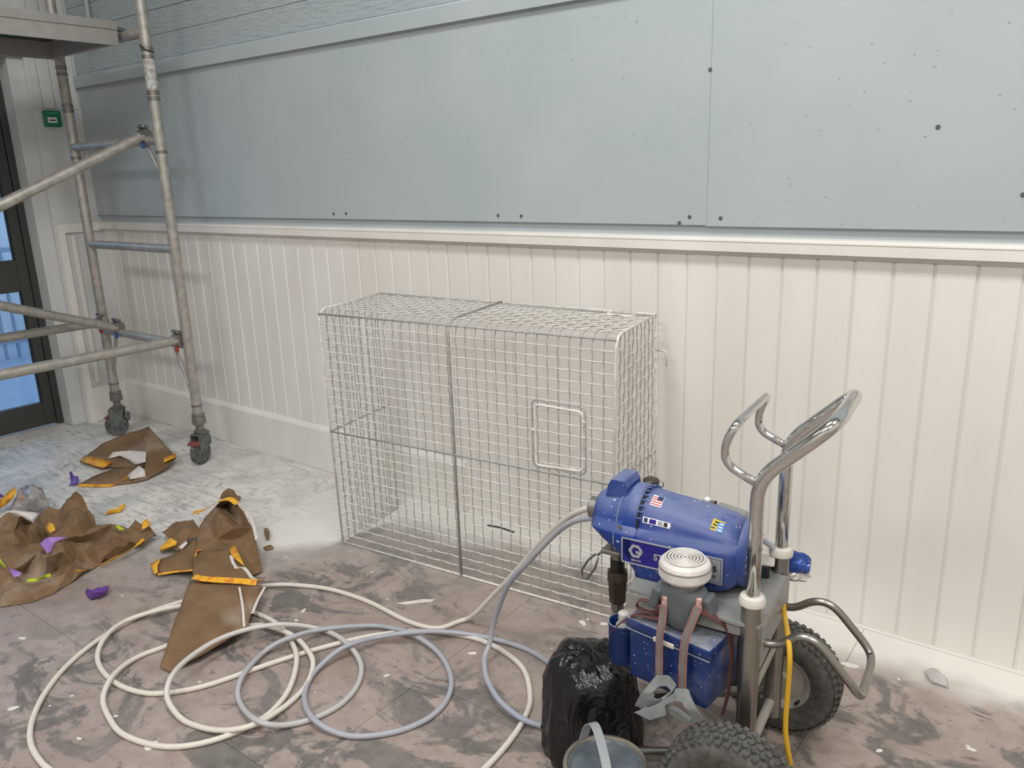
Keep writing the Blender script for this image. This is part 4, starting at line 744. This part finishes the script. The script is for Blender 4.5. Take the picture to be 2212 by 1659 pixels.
tw_ = MB().tube(spline([(0, 0, .003), (.06, .004, .0035), (.13, -.006, .003)], 4), .0028, 6).build('twig', M['black']); tw_.location = (-1.9, -.075, 0); tw_.rotation_euler = (0, 0, .1)
prop(tw_, 'thin dark stick on the white floor inside the wire guard', 'stick')

# ------------------------------------------------------------------ hoses
def m_hose(name, a, b):
    t = NT(name); p = t.pos(); f = t.ramp(t.noise(p, 3, 4), .35, .65); sp = t.ramp(t.noise(p, 60, 4), .55, .7)
    return t.fin(t.mix(t.math('MULTIPLY', sp, .35), t.mix(f, a, b), rgb(150, 148, 150)), .5)
def m_hose2():
    t = NT('cream_and_blue_grey_hose'); p = t.pos(); al = t.n('Attribute', attribute_name='along').outputs['Fac']
    f = t.math('ADD', al, t.math('MULTIPLY', t.math('SUBTRACT', t.noise(p, 2.5, 3), .5), .12))
    c = t.mix(t.ramp(f, .60, .80), rgb(216, 209, 198), rgb(164, 166, 174)); sp = t.ramp(t.noise(p, 60, 4), .55, .7)
    return t.fin(t.mix(t.math('MULTIPLY', sp, .3), c, rgb(176, 176, 178)), .5)
M['hosew'] = m_hose('cream_hose_rubber', rgb(218, 211, 198), rgb(200, 196, 190)); M['hoseg'] = m_hose('blue_grey_hose_rubber', rgb(150, 156, 172), rgb(176, 178, 182))
HR = .0077
path = spline(HOSE_PATH, 2)
ho = thing('paint_hose', 'long cream paint hose coiled in loops on the floor', 'hose', (-1.9, -1.2, 0))
hm = MB().tube(path, HR, 10).build('hose', m_hose2(), ho, 180)
at = hm.data.attributes.new('along', 'FLOAT', 'POINT')          # older, bluer cover towards the far end of the hose
at.data.foreach_set('value', [(i // 10) / len(path) for i in range(len(hm.data.vertices))])
MB().lathe([(.009, -.004), (.0145, -.002), (.0145, .028), (.011, .034)], (-.905, -.847, .607), 8, 'X').build('coupling', M['steel'], ho)
gp = spline([(-.885, -.862, .590), (-.93, -.858, .58), (-.99, -.845, .55), (-1.058, -.828, .49), (-1.155, -.815, .377), (-1.233, -.799, .283), (-1.293, -.781, .167), (-1.318, -.779, .095), (-1.322, -.79, .05), (-1.315, -.82, .034), (-1.29, -.855, .034), (-1.24, -.905, .034), (-1.16, -.955, .032), (-1.08, -.97, .022), (-1.02, -.955, .012)], 8)
gh = thing('return_hose', 'blue grey hose dropping from the sprayer to behind the black bag', 'hose', (-1.15, -.85, 0))
MB().tube(gp, .0078, 10).build('hose', M['hoseg'], gh, 180)
MB().lathe([(.008, -.004), (.013, -.002), (.013, .024), (.010, .03)], (-.905, -.861, .588), 8, 'X').build('coupling', M['steel'], gh)

# ------------------------------------------------------------------ paint sprayer cart (X back, Y to the wall, Z up in its own frame)
O_ = Vector((-.512, -.81, 0)); RZ = math.radians(5.5); RLM = Matrix.Rotation(RZ, 3, 'Z')
def cart(name, label, cat, base=(0, 0, 0), group=None):
    return thing(name, label, cat, O_ + RLM @ Vector(base), RZ, group, off=base)
BLUE, DUST = rgb(8, 52, 132), rgb(120, 130, 160)
M['mblue'] = specked('blue_motor_paint', BLUE, DUST, .3, (.72, .74, .78, 1), .665, sscale=95)
M['boxblue'] = specked('blue_toolbox_plastic', rgb(8, 44, 104), rgb(142, 146, 154), .4, (.7, .72, .74, 1), .655, sscale=95, dustf=(.5, .85), upf=.9)
M['chrome'] = NT('chrome_tube').fin((.62, .62, .61, 1), .12, 1.0)
M['chromed'] = simple('dull_chrome_tube', rgb(158, 156, 150), .28, .95, nscale=20)
M['collar'] = simple('cream_collar', rgb(214, 210, 200), .5)
M['tyre'] = simple('dusty_tyre_rubber', rgb(66, 66, 64), .85, c2=rgb(96, 95, 90), nscale=50)
M['hub'] = simple('pale_wheel_hub', rgb(176, 172, 164), .5, .3)
M['plate'] = simple('dusty_steel_plate', rgb(150, 150, 147), .5, .25, nscale=14)
M['pump'] = simple('bronzed_pump_steel', rgb(96, 86, 76), .4, .7, c2=rgb(70, 62, 56), nscale=20)
M['labelblue'] = simple('label_deep_blue', rgb(26, 24, 128), .35); M['silver'] = simple('silver_print', rgb(184, 186, 190), .4, .3)
M['labelgrey'] = simple('label_grey', rgb(150, 156, 160), .4); M['ink'] = simple('black_ink', rgb(20, 20, 24), .5)
M['yellow'] = simple('yellow_cable', rgb(214, 166, 36), .45); M['red'] = simple('sticker_red', rgb(190, 84, 78), .5); M['navy'] = simple('sticker_navy', rgb(44, 48, 96), .5)
M['stblue'] = simple('sticker_blue', rgb(70, 130, 200), .4); M['styel'] = simple('sticker_yellow', rgb(206, 184, 50), .4)

ct = cart('paint_sprayer', 'blue airless paint sprayer on a chrome two-wheel cart', 'sprayer')
# uprights, collars
for yy in (-.122, .122):
    MB().tube([(0, yy, .10), (0, yy, .535)], .0215, 18).build('lower_upright', M['chromed'], ct, 40)
    MB().lathe([(.022, .524), (.027, .527), (.0275, .536), (.024, .544), (.015, .548)], (0, yy, 0), 20).build('collar', M['collar'], ct, 40)
    MB().lathe([(.003, -.002), (.006, -.001), (.0065, .002), (.003, .005)], (.0, yy - .016, .556), 10, 'Y').build('button', M['steel'], ct, 40)
# handle: one bent tube from upright to upright
hb = rounded([(0, -.122, .54), (0, -.122, .80), (.112, -.122, .908), (.135, -.100, .932), (.135, .100, .932), (.112, .122, .908), (0, .122, .80), (0, .122, .54)], .045, 7)
MB().tube(hb, .0148, 16).build('handle', M['chrome'], ct, 180)
hk2 = rounded([(0, -.122, .788), (-.066, -.122, .818), (-.070, -.122, .86), (-.049, -.116, .905), (-.046, .116, .905), (-.066, .122, .86), (-.066, .122, .818), (0, .122, .788)], .03, 6)
MB().tube(hk2, .0088, 12).build('hose_rack', M['chrome'], ct, 180)
hk3 = rounded([(0, -.095, .425), (.052, -.09, .425), (.085, -.09, .46), (.125, -.09, .46), (.205, -.09, .37), (.215, -.07, .345), (.215, .07, .345), (.205, .09, .362), (.125, .09, .448), (.085, .09, .448), (.04, .09, .412), (0, .095, .415)], .032, 6)
MB().tube(hk3, .0088, 12).build('lower_rack', M['chromed'], ct, 180)
# axle, legs, cross tubes
MB().tube([(0, -.2, .143), (0, .2, .143)], .011, 12).build('axle', M['hub'], ct, 40)
MB().tube([(0, -.122, .3), (0, .122, .3)], .012, 12).build('cross_tube', M['chromed'], ct, 40)
for yy in (-.122, .122):
    MB().tube(rounded([(-.005, yy, .165), (-.30, yy, .044), (-.34, yy, .03), (-.36, yy, .013)], .03), .0125, 12).build('front_leg', M['chromed'], ct, 40)
    MB().lathe([(.014, 0), (.017, .003), (.017, .02), (.013, .026)], (-.36, yy, 0), 14).build('foot', M['black'], ct, 40)
MB().tube([(-.3, -.122, .045), (-.3, .122, .045)], .010, 10).build('cross_tube', M['chromed'], ct, 40)
# wheels with tread lugs
def wheel(yy):
    c = (0, yy, .143)
    t = MB().lathe([(.075, -.030), (.09, -.038), (.108, -.042), (.124, -.041), (.133, -.034), (.138, -.018), (.139, 0), (.138, .018), (.133, .034), (.124, .041), (.108, .042), (.09, .038), (.075, .030)], c, 48, 'Y', None, True)
    for k in range(46):
        for r, (oy, half) in enumerate(((-.032, .5), (-.0165, 0), (0, .5), (.0165, 0), (.032, .5))):
            a = 2 * PI * (k + half) / 46; rad = .1405 if abs(oy) < .03 else .1355
            rot = Matrix.Rotation(-a, 3, 'Y') @ Matrix.Rotation(.35 * (1 if r % 2 else -1), 3, 'X')
            t.box(Vector((rad * math.cos(a), oy, rad * math.sin(a))) + Vector(c), (.006, .0135, .0105), rot)
    ty = t.build('tyre', M['tyre'], ct, 35)
    h = MB().lathe([(0, -.026), (.016, -.034), (.022, -.034), (.026, -.022), (.058, -.018), (.066, -.027), (.077, -.03), (.077, .03), (.066, .027), (.058, .018), (.026, .022), (.022, .034), (.016, .034), (0, .026)], c, 36, 'Y').build('wheel_hub', M['hub'], ct, 35)
    MB().tube([Vector(c) + Vector((.05, -.02, -.045)), Vector(c) + Vector((.045, -.044, -.04))], .004, 8).build('valve', M['black'], h)
wheel(.225); wheel(-.225)
# mounting plate
MB().prism([(-.275, -.12), (-.02, -.145), (.022, -.135), (.022, .10), (-.275, .11)], 'Z', .480, .486).build('mounting_plate', M['plate'], ct)
MB().bounds(-.275, .02, -.131, -.126, .45, .48).build('plate_flange', M['plate'], ct)
MB().bounds(.0, .024, -.12, .12, .40, .48, .002).build('back_bracket', M['plate'], ct)
# motor cover: cross sections along X
CY = .02
def sec(X, zt, zb, hw, n=9):
    zc = .588; h = []
    h += [(0, zb), (.6 * hw, zb), (.9 * hw, min(zb + .010, .58)), (hw, min(zb + .03, .584)), (hw, zc - .004), (.975 * hw, zc + .004), (.83 * hw, zc + .016)]
    for k in range(n + 1):
        a = math.radians(14 + 76 * k / n); h.append((.82 * hw * math.cos(a), .60 + (zt - .60) * math.sin(a)))
    full = [(X, CY - d, q) for d, q in h] + [(X, CY + d, q) for d, q in h[-2:0:-1]]
    return full
MOT = [(-.282, .668, .474, .088), (-.272, .672, .470, .09), (-.23, .667, .472, .09), (-.14, .656, .482, .09), (-.09, .646, .488, .088), (-.068, .634, .496, .084), (-.054, .615, .508, .074)]
mc = MB().loft([sec(*a) for a in MOT]).build('motor_cover', M['mblue'], ct, 32)
GEAR = [(-.408, .636, .580, .045), (-.402, .646, .575, .062), (-.39, .652, .568, .08), (-.365, .658, .553, .0885), (-.33, .664, .532, .0915), (-.312, .680, .520, .0925), (-.29, .679, .498, .0925), (-.281, .672, .484, .091)]
gh_ = MB().loft([sec(*a) for a in GEAR]).build('gear_housing', M['mblue'], ct, 32)
MB().loft([[(x, y, z) for x, y, z in ((x0, -.018, z0), (x0, .06, z0), (x1, .06, z0), (x1, -.018, z0))] for x0, x1, z0 in ((-.376, -.318, .652), (-.37, -.322, .68), (-.362, -.33, .694))]).build('top_knob', M['mblue'], ct)
# seam line and grille between housing and cover
def ring(X, g, t, m, zmin, nm, off=.0012):
    s = sec(X, g[1], g[2], g[3] + off); s = [p for p in s if p[2] > zmin]; s.sort(key=lambda p: p[1]); MB().tube(s, t, 6).build(nm, m, ct)
ring(-.332, (0, .6655, .53, .0915), .0018, simple('grey_seam', rgb(120, 130, 160), .5), .53, 'seam')
ring(-.2815, (0, .674, .484, .091), .003, M['black'], .60, 'grille_strip')
for k in range(12):
    a = math.radians(22 + 11 * k); MB().box((-.277, CY - .081 * math.cos(a), .60 + .0755 * math.sin(a)), (.012, .004, .004), None, .001).build('grille_rib', M['mblue'], ct)
# round vented end cap
ec = MB().lathe([(0, -.055), (.078, -.055), (.077, -.046), (.070, -.038), (.045, -.034), (0, -.032)], (0, CY, .566), 36, 'X').build('end_cap', M['mblue'], ct, 35)
M['ventdust'] = simple('dusty_vent', rgb(168, 172, 184), .8, c2=rgb(70, 80, 110), nscale=60)
for k in range(22):
    a = 2 * PI * k / 22
    MB().box((-.0345, CY + .055 * math.cos(a), .566 + .055 * math.sin(a)), (.006, .026, .006), Matrix.Rotation(a, 3, 'X'), .001).build('vent_slot', M['ventdust'], ec)
MB().lathe([(0, -.035), (.022, -.034), (.02, -.028), (.012, -.026), (0, -.026)], (0, CY, .566), 20, 'X').build('cap_centre', M['ventdust'], ec, 40)
# name plate with emblem
RF = Matrix(((1, 0, 0), (0, 0, -1), (0, 1, 0)))      # text lying in XZ, facing -Y
npl = MB().bounds(-.311, -.078, CY - .0925, CY - .0895, .522, .583).build('name_plate', M['labelblue'], ct)
fy = CY - .0933
for b in ((-.311, -.078, .5805, .5835), (-.311, -.078, .5215, .5245), (-.3115, -.3085, .522, .583), (-.0805, -.0775, .522, .583)):
    MB().bounds(b[0], b[1], fy - .0004, fy + .002, b[2], b[3]).build('plate_border', M['silver'], npl)
MB().bounds(-.142, -.082, fy - .0001, fy + .001, .526, .579).build('grey_field', M['labelgrey'], npl)
def stroke(mb, pts, w):
    n = len(pts); L = []; Rr = []
    for i in range(n):
        p = Vector(pts[i]); d1 = (p - Vector(pts[i - 1])).normalized() if i else (Vector(pts[1]) - p).normalized()
        d2 = (Vector(pts[i + 1]) - p).normalized() if i < n - 1 else d1
        n1 = Vector((-d1.y, d1.x)); n2 = Vector((-d2.y, d2.x)); m = (n1 + n2).normalized(); m = m * (w / 2 / max(.35, m.dot(n1)))
        L.append(p + m); Rr.append(p - m)
    for i in range(n - 1):
        q = [L[i], L[i + 1], Rr[i + 1], Rr[i]]; mb.prism([(a.x, a.y) for a in q], 'Y', fy - .0009, fy - .0002)
lg = MB(); gx, gz = -.2765, .5555
stroke(lg, [(gx + a * .0155, gz + b * .0145) for a, b in ((.95, .16), (.4, .85), (-.42, .85), (-.9, 0), (-.42, -.85), (.4, -.85), (.82, -.14), (.05, -.14))], .0062)
lg.build('emblem', M['silver'], npl)
text('GRACO', .0068, M['silver'], npl, (gx + .001, fy - .0006, .5325), RF, bold=.0002)
text('ST', .022, M['silver'], npl, (-.222, fy - .0006, .551), RF, bold=.0006)
text('95', .018, M['ink'], npl, (-.099, fy - .0006, .556), RF, bold=.0005)
text('PRO', .009, M['ink'], npl, (-.100, fy - .0006, .5385), RF, bold=.0002)
# stickers follow the curved cover
def cover(X, a, off=.0008):
    for (p, q) in zip(MOT, MOT[1:]):
        if p[0] <= X <= q[0]: break
    t = (X - p[0]) / (q[0] - p[0]); zt = p[1] + (q[1] - p[1]) * t; hw = p[3] + (q[3] - p[3]) * t; a = math.radians(a)
    return Vector((X, CY - (.82 * hw + off) * math.cos(a), .60 + (zt - .60 + off) * math.sin(a)))
def sticker(name, X0, X1, a0, a1, mat, parent, off=.0008, skew=0.0):
    n = 5; V = [cover(X0 + (X1 - X0) * i / n + skew * j / n, a0 + (a1 - a0) * j / n, off) for i in range(n + 1) for j in range(n + 1)]
    F = [(i * (n + 1) + j, (i + 1) * (n + 1) + j, (i + 1) * (n + 1) + j + 1, i * (n + 1) + j + 1) for i in range(n) for j in range(n)]
    return MB().add(V, F).build(name, mat, parent)
s_ = sticker('flag_sticker', -.262, -.236, 50, 74, M['label'], ct)
for k in range(4): sticker('stripe', -.261, -.237, 52 + k * 5.2, 54.6 + k * 5.2, M['red'], s_, .0013)
sticker('canton', -.250, -.237, 63.5, 73, M['navy'], s_, .0016)
s_ = sticker('icon_sticker', -.270, -.205, 15.5, 26.5, M['label'], ct, .001)
for k, (m, w_) in enumerate(((M['navy'], .009), (M['labelblue'], .016), (M['labelgrey'], .011), (M['ink'], .009))):
    x0 = -.267 + (0, .013, .033, .047)[k]; sticker('icon', x0, x0 + w_, 17, 25, m, s_, .0015)
s_ = sticker('notice_sticker', -.118, -.092, 36, 62, M['styel'], ct)
sticker('blue_field', -.105, -.091, 34, 58, M['stblue'], s_, .0014)
for k in range(3):
    sticker('mark', -.117 + .002 * k, -.108 + .002 * k, 40 + 7 * k, 43 + 7 * k, M['ink'], s_, .0018); sticker('mark', -.102, -.093, 38 + 7 * k, 40.5 + 7 * k, M['label'], s_, .0019)
MB().lathe([(0, -.002), (.004, -.002), (.0045, .001), (0, .004)], (-.318, CY - .0885, .604), 10, 'Y').build('bolt', M['steel'], ct)
# far side: pressure control, hose, switch box
MB().lathe([(.012, .645), (.02, .648), (.02, .664), (.016, .667), (.004, .668)], (-.307, .092, 0), 22).build('pressure_cap', M['pump'], ct, 40)
MB().tube([Vector((-.283, .092, .657)) + Vector((.008 * math.cos(a), 0, .008 * math.sin(a))) for a in [2 * PI * k / 14 for k in range(14)]], .0015, 6, True).build('ring', M['steel'], ct)
MB().tube(spline(TOPHOSE, 6), .0075, 10).build('short_hose', M['hosew'], ct, 180)
MB().box((-.158, .07, .634), (.03, .024, .024), None, .003).build('manifold', M['steel'], ct)
MB().lathe([(.004, 0), (.008, .001), (.008, .006), (.003, .010)], (-.16, .07, .646), 12).build('white_cap', M['label'], ct, 40)
MB().box((-.144, .07, .632), (.006, .026, .026)).build('black_clip', M['black'], ct)
MB().box((-.112, .088, .598), (.07, .045, .062), Matrix.Rotation(.15, 3, 'Y'), .004).build('control_box', M['plate'], ct)
MB().tube(spline(BACKHOSE, 6), .0065, 10).build('grey_cable', M['hoseg'], ct, 180)
MB().box((-.045, .085, .50), (.06, .05, .035), .2, .004).build('switch_box', M['black'], ct)
MB().box((-.03, .085, .521), (.05, .045, .008), .2, .002).build('switch_lid', M['collar'], ct)
# pump below the gear housing
px_, py_ = -.353, 0.0
MB().lathe([(.018, .575), (.018, .52), (.0165, .515), (.0165, .478)], (px_, py_, 0), 18).build('pump_neck', M['steel'], ct, 40)
MB().box((px_ - .008, py_, .507), (.052, .05, .012), None, .003).build('pump_yoke', M['steel'], ct)
MB().lathe([(.018, .487), (.0175, .455), (.017, .452)], (px_, py_, 0), 18).build('pump_sleeve', M['black'], ct, 40)
MB().lathe([(.022, .455), (.026, .452), (.026, .430), (.024, .427), (.022, .395), (.021, .374), (.019, .370)], (px_, py_, 0), 8).build('pump_nut', M['pump'], ct)
MB().lathe([(.016, .372), (.0155, .35), (.0115, .346), (.0115, .255)], (px_, py_, 0), 16).build('suction_tube', M['steel'], ct, 40)
MB().tube(rounded(PRIME[:9], .008), .003, 8).build('prime_lever', M['steel'], ct, 180)
MB().lathe([(.02, -.02), (.026, -.016), (.026, .012), (.018, .018)], (-.405, 0, .607), 14, 'X').build('outlet', M['steel'], ct, 40)

# tool box hung under the plate
TB = Matrix.Rotation(math.radians(-11), 3, 'Z'); tc = Vector((-.151, -.098, 0))
tb = cart('tool_box', 'dusty blue plastic tool box with a lid slung under the sprayer', 'toolbox', (-.151, -.098, .285))
def tp(x, y, z): return TB @ Vector((x, y, z)) + tc
MB().box(tp(0, 0, .348), (.196, .136, .126), TB, .007, 2).build('body', M['boxblue'], tb, 40)
MB().box(tp(0, 0, .421), (.208, .148, .026), TB, .006, 2).build('lid', M['boxblue'], tb, 40)
MB().tube([tp(-.105, -.0745, .407), tp(.105, -.0745, .407)], .0022, 8).build('lid_lip', M['boxblue'], tb)
MB().box(tp(-.004, -.0765, .410), (.052, .005, .012), TB, .002).build('latch', M['collar'], tb)
cu = MB().lathe([(.0, .292), (.027, .292), (.0305, .297), (.0325, .386), (.0345, .389), (.0345, .393), (.031, .393), (.029, .387), (.027, .302), (0, .300)], (-.292, -.108, 0), 28).build('cup_holder', M['boxblue'], tb, 40)
MB().box((-.262, -.108, .36), (.02, .03, .05), None, .003).build('cup_bracket', M['boxblue'], tb)
bt = cart('lubricant_bottle', 'small white bottle standing in the blue cup holder', 'bottle', (-.29, -.106, .3021))
MB().lathe([(.0, .3021), (.019, .3021), (.0205, .306), (.0205, .372), (.018, .384), (.011, .392), (.0095, .396)], (-.29, -.106, 0), 22).build('body', simple('milky_plastic', rgb(196, 196, 190), .4), bt, 40)
MB().lathe([(.0125, .394), (.013, .396), (.013, .412), (.010, .415), (0, .416)], (-.29, -.106, 0), 18).build('cap', M['collar'], bt, 40)

# respirator resting on the tool box lid
M['maskg'] = specked('dusty_grey_rubber', rgb(84, 90, 94), rgb(118, 122, 126), .6, (.6, .6, .6, 1), .72)
M['maskl'] = simple('grey_harness_plastic', rgb(146, 150, 150), .45, c2=rgb(122, 127, 128), nscale=25)
M['filter'] = simple('white_filter_shell', rgb(224, 220, 214), .5, c2=rgb(200, 196, 190), nscale=30); M['groove'] = simple('filter_groove', rgb(128, 124, 116), .7)
def m_strap():
    t = NT('red_edged_strap'); p = t.objc(); f = t.ramp(t.noise(p, 30, 4), .35, .65); return t.fin(t.mix(f, rgb(122, 84, 78), rgb(140, 108, 100)), .8)
M['strap'] = m_strap(); M['strapg'] = simple('strap_grey_centre', rgb(112, 110, 106), .8); M['strapr'] = simple('dark_red_strap', rgb(98, 60, 58), .8)
rs = cart('respirator', 'grey rubber respirator with a white round filter resting on the tool box', 'mask', (-.14, -.13, .436))
mx, my = -.142, -.128
def ms(z, hw, d, n=20): return [(mx + hw * math.copysign(abs(math.cos(2 * PI * k / n)) ** .75, math.cos(2 * PI * k / n)), my + d * math.copysign(abs(math.sin(2 * PI * k / n)) ** .85, math.sin(2 * PI * k / n)), z) for k in range(n)]
MB().loft([ms(.4365, .012, .018), ms(.440, .024, .03), ms(.455, .034, .04), ms(.475, .042, .043), ms(.497, .050, .042), ms(.515, .054, .04), ms(.527, .046, .036), ms(.534, .034, .032)]).build('facepiece', M['maskg'], rs, 50)
MB().lathe([(.031, .528), (.031, .545), (.034, .548), (.034, .553), (.028, .556)], (mx, my, 0), 26).build('filter_mount', M['maskl'], rs, 40)
fl = MB().lathe([(.040, .552), (.052, .556), (.0555, .562), (.0555, .579), (.0535, .581), (.0545, .583), (.052, .590), (.041, .597), (.0, .597)], (mx, my, 0), 44).build('filter', M['filter'], rs, 30)
MB().lathe([(0, .5965), (.0425, .5965), (.0425, .5975), (0, .5975)], (mx, my, 0), 40).build('grille', M['groove'], fl)
for r_ in (.041, .034, .027, .02, .013, .006):
    MB().tube([(mx + r_ * math.cos(2 * PI * k / 36), my + r_ * math.sin(2 * PI * k / 36), .5982) for k in range(36)], .0021, 6, True).build('ridge', M['filter'], fl, 180)
MB().lathe([(.0555, .5795), (.0561, .580), (.0561, .5812), (.0555, .582)], (mx, my, 0), 40).build('seam', M['groove'], fl)
MB().box((mx - .056, my - .005, .50), (.022, .05, .05), Matrix.Rotation(.25, 3, 'Y'), .006, 2).build('valve_cover', M['maskg'], rs)
MB().box((mx + .058, my - .005, .505), (.02, .045, .04), Matrix.Rotation(-.25, 3, 'Y'), .006, 2).build('valve_cover', M['maskg'], rs)
M['clipw'] = simple('white_red_buckle', rgb(206, 196, 186), .5, c2=rgb(176, 60, 56), nscale=90)
for (x_, y_, z_) in (M_strapL[0], M_strapR[0]): MB().box((x_, y_ + .004, z_ + .006), (.012, .008, .026), .3, .002).build('buckle', M['clipw'], rs)
def strap(pts, w_, wd=(1, 0, .0), edge=True, m='strap'):
    P = spline(pts, 5); o_ = MB().ribbon(P, w_, wd, .0016).build('strap', M[m], rs)
    if edge: MB().ribbon([p + Vector((0, -.0006, 0)) for p in P], w_ * .45, wd, .0016).build('strap_centre', M['strapg'], o_)
strap(M_strapL, .0165); strap(M_strapR, .0175); strap(M_strapR2, .014, (.3, 1, 0), False, 'strapr'); strap(M_loop, .010, (0, 1, .25), False, 'strapr'); strap(M_strapL2, .010, (0, 1, .3), False, 'strapr')
def loop_plate(outer, inner, name, th=.003, bow=.012):
    N = 40; ci = Vector((sum(p[0] for p in inner) / len(inner), 0, sum(p[2] for p in inner) / len(inner)))
    def hit(poly, a):
        d = Vector((math.cos(a), math.sin(a))); best = None
        for i in range(len(poly)):
            p, q = poly[i - 1], poly[i]; e_ = Vector((q[0] - p[0], q[2] - p[2])); f_ = Vector((p[0] - ci.x, p[2] - ci.z)); den = d.x * e_.y - d.y * e_.x
            if abs(den) < 1e-12: continue
            t = (f_.x * e_.y - f_.y * e_.x) / den; u = (f_.x * d.y - f_.y * d.x) / den
            if t > 0 and -1e-6 <= u <= 1 + 1e-6 and (best is None or t > best): best = t
        best = best or .01; return Vector((ci.x + d.x * best, outer[0][1], ci.z + d.y * best))
    A = [hit(outer, 2 * PI * k / N) for k in range(N)]; B = [hit(inner, 2 * PI * k / N) for k in range(N)]
    for p in A + B: p.y -= bow * (1 - min(1, abs(p.z - .30) / .06)) ** 2
    vs = A + B + [p + Vector((0, th, 0)) for p in A] + [p + Vector((0, th, 0)) for p in B]; fs = []
    for k in range(N):
        j = (k + 1) % N; fs += [(k, j, N + j, N + k), (2 * N + k, 3 * N + k, 3 * N + j, 2 * N + j), (k, 2 * N + k, 2 * N + j, j), (N + k, N + j, 3 * N + j, 3 * N + k)]
    return MB().add(vs, fs).build(name, M['maskl'], rs, 40)
loop_plate(M_LO, M_LI, 'head_cradle'); loop_plate(M_RO, M_RI, 'head_cradle')
MB().prism([(p[0], p[2]) for p in M_B], 'Y', M_B[0][1] - .011, M_B[0][1] - .008).build('cradle_band', M['maskl'], rs)
MB().ribbon([(-.146, -.206, .287), (-.12, -.209, .283), (-.092, -.206, .27)], .010, (0, 0, 1), .002).build('cradle_tie', M['maskl'], rs)

# yellow cable
yc = cart('power_cable', 'yellow power cable hanging over the lower rack of the sprayer', 'cable', (.08, -.1, 0))
MB().tube(spline(CORD + [(.105, -.122, .08), (.12, -.13, .02), (.16, -.17, .007), (.26, -.33, .006), (.42, -.55, .006), (.6, -.8, .006)], 6), .0056, 10).build('cable', M['yellow'], yc, 180)
# foil packet tucked behind the upright
M['foilb'] = simple('blue_foil', rgb(36, 64, 140), .25, .3, c2=rgb(60, 90, 170), nscale=40); M['foils'] = simple('silver_foil', rgb(200, 196, 188), .3, .4)
pk = cart('foil_packet', 'crumpled blue and silver packet tucked behind the rear chrome upright', 'packet', (.03, .165, .455))
def crumpled(c, size, seed, n=14):
    vs = []; fs = []
    for i in range(n + 1):
        for k in range(n):
            a = 2 * PI * k / n; t = i / n; r = math.sin(PI * t) ** .5
            p = Vector((math.cos(PI * t), r * math.cos(a), r * math.sin(a))); q = 1 + .28 * mnoise.noise(p * 2.2 + Vector((seed, 0, 0))) + .1 * mnoise.noise(p * 6)
            vs.append(Vector((p.x * size[0], p.y * size[1], p.z * size[2])) * q + Vector(c))
    for i in range(n):
        for k in range(n): fs.append((i * n + k, i * n + (k + 1) % n, (i + 1) * n + (k + 1) % n, (i + 1) * n + k))
    return MB().add(vs, fs)
crumpled((.022, .165, .49), (.036, .028, .026), 3).build('wrap', M['foilb'], pk); crumpled((.018, .16, .466), (.038, .03, .014), 9).build('lining', M['foils'], pk)

# black bag under the pump
def m_bag():
    t = NT('black_bin_liner'); p = t.objc(); q = t.noise(t.scale(p, (1, 1, .45)), 11, 4, .55, 1.2); t.bump(q, .8, .03)
    return t.fin(rgb(16, 16, 18), t.math('MULTIPLY_ADD', t.noise(p, 9, 3), .2, .12))
M['bag'] = m_bag()
BC = Vector((-.89, -.92, 0)); n = 72; rows = [(1.05, .002), (1.10, .03), (1.04, .08), (1.0, .13), (.98, .18), (.93, .215), (.82, .243), (.62, .258), (.35, .264), (.12, .262)]
vs = []; fs = []
for i, (rr, hh) in enumerate(rows):
    for k in range(n):
        a = 2 * PI * k / n; f = Vector((math.cos(a) * 2.0, math.sin(a) * 2.0, hh * 7))
        fold = .10 * mnoise.noise(f * 1.1) + .055 * abs(mnoise.noise(f * 2.7)) + .03 * math.sin(11 * a + hh * 30 + 3 * mnoise.noise(f)) * (1 if hh < .2 else .4)
        r = .117 * rr * (1 + fold) * (.93 if .2 < a < 2.6 else 1)
        vs.append(BC + Vector((r * math.cos(a) * 1.0, r * math.sin(a), hh * (1 + .05 * mnoise.noise(f * 1.5)) if i else .002)))
for i in range(len(rows) - 1):
    for k in range(n): fs.append((i * n + k, i * n + (k + 1) % n, (i + 1) * n + (k + 1) % n, (i + 1) * n + k))
fs.append(tuple(range(n - 1, -1, -1))); fs.append(tuple((len(rows) - 1) * n + k for k in range(n)))
bg = MB().add(vs, fs).build('bin_bag', M['bag'], None, 60); prop(bg, 'black plastic bin bag standing under the sprayer pump', 'bag')
for v in bg.data.vertices: v.co -= BC
bg.location = BC

# paint tin in front
tcx = Vector((-.728, -1.135, 0)); tn = thing('paint_tin', 'open metal paint tin with a grey strap handle at the bottom edge', 'tin', tcx)
M['tin'] = simple('tin_plate', rgb(176, 172, 160), .3, .85, nscale=12); M['tinin'] = simple('grey_paint_residue', rgb(104, 112, 118), .3, c2=rgb(76, 84, 90), nscale=16)
MB().lathe([(0, .002), (.084, .002), (.086, .005), (.086, .16), (.0845, .163), (.082, .163), (.081, .05), (0, .05)], tcx, 48).build('body', M['tin'], tn, 40)
MB().lathe([(.078, .155), (.0885, .158), (.0905, .164), (.0885, .170), (.082, .171), (.079, .166)], tcx, 48, 'Z', None, True).build('rim', M['tin'], tn, 40)
MB().lathe([(0, .150), (.076, .150), (.080, .156), (.080, .166), (.077, .164), (.072, .156), (0, .155)], tcx, 48).build('lid', M['tinin'], tn, 40)
hd = [tcx + Vector(p) for p in ((-.088, .035, .12), (-.07, .04, .20), (-.045, .03, .226), (-.01, 0, .215), (.03, -.04, .18), (.055, -.075, .12))]
MB().ribbon(spline(hd, 6), .02, (.55, .8, 0), .002).build('strap_handle', simple('milky_strap', rgb(150, 154, 158), .35), tn)
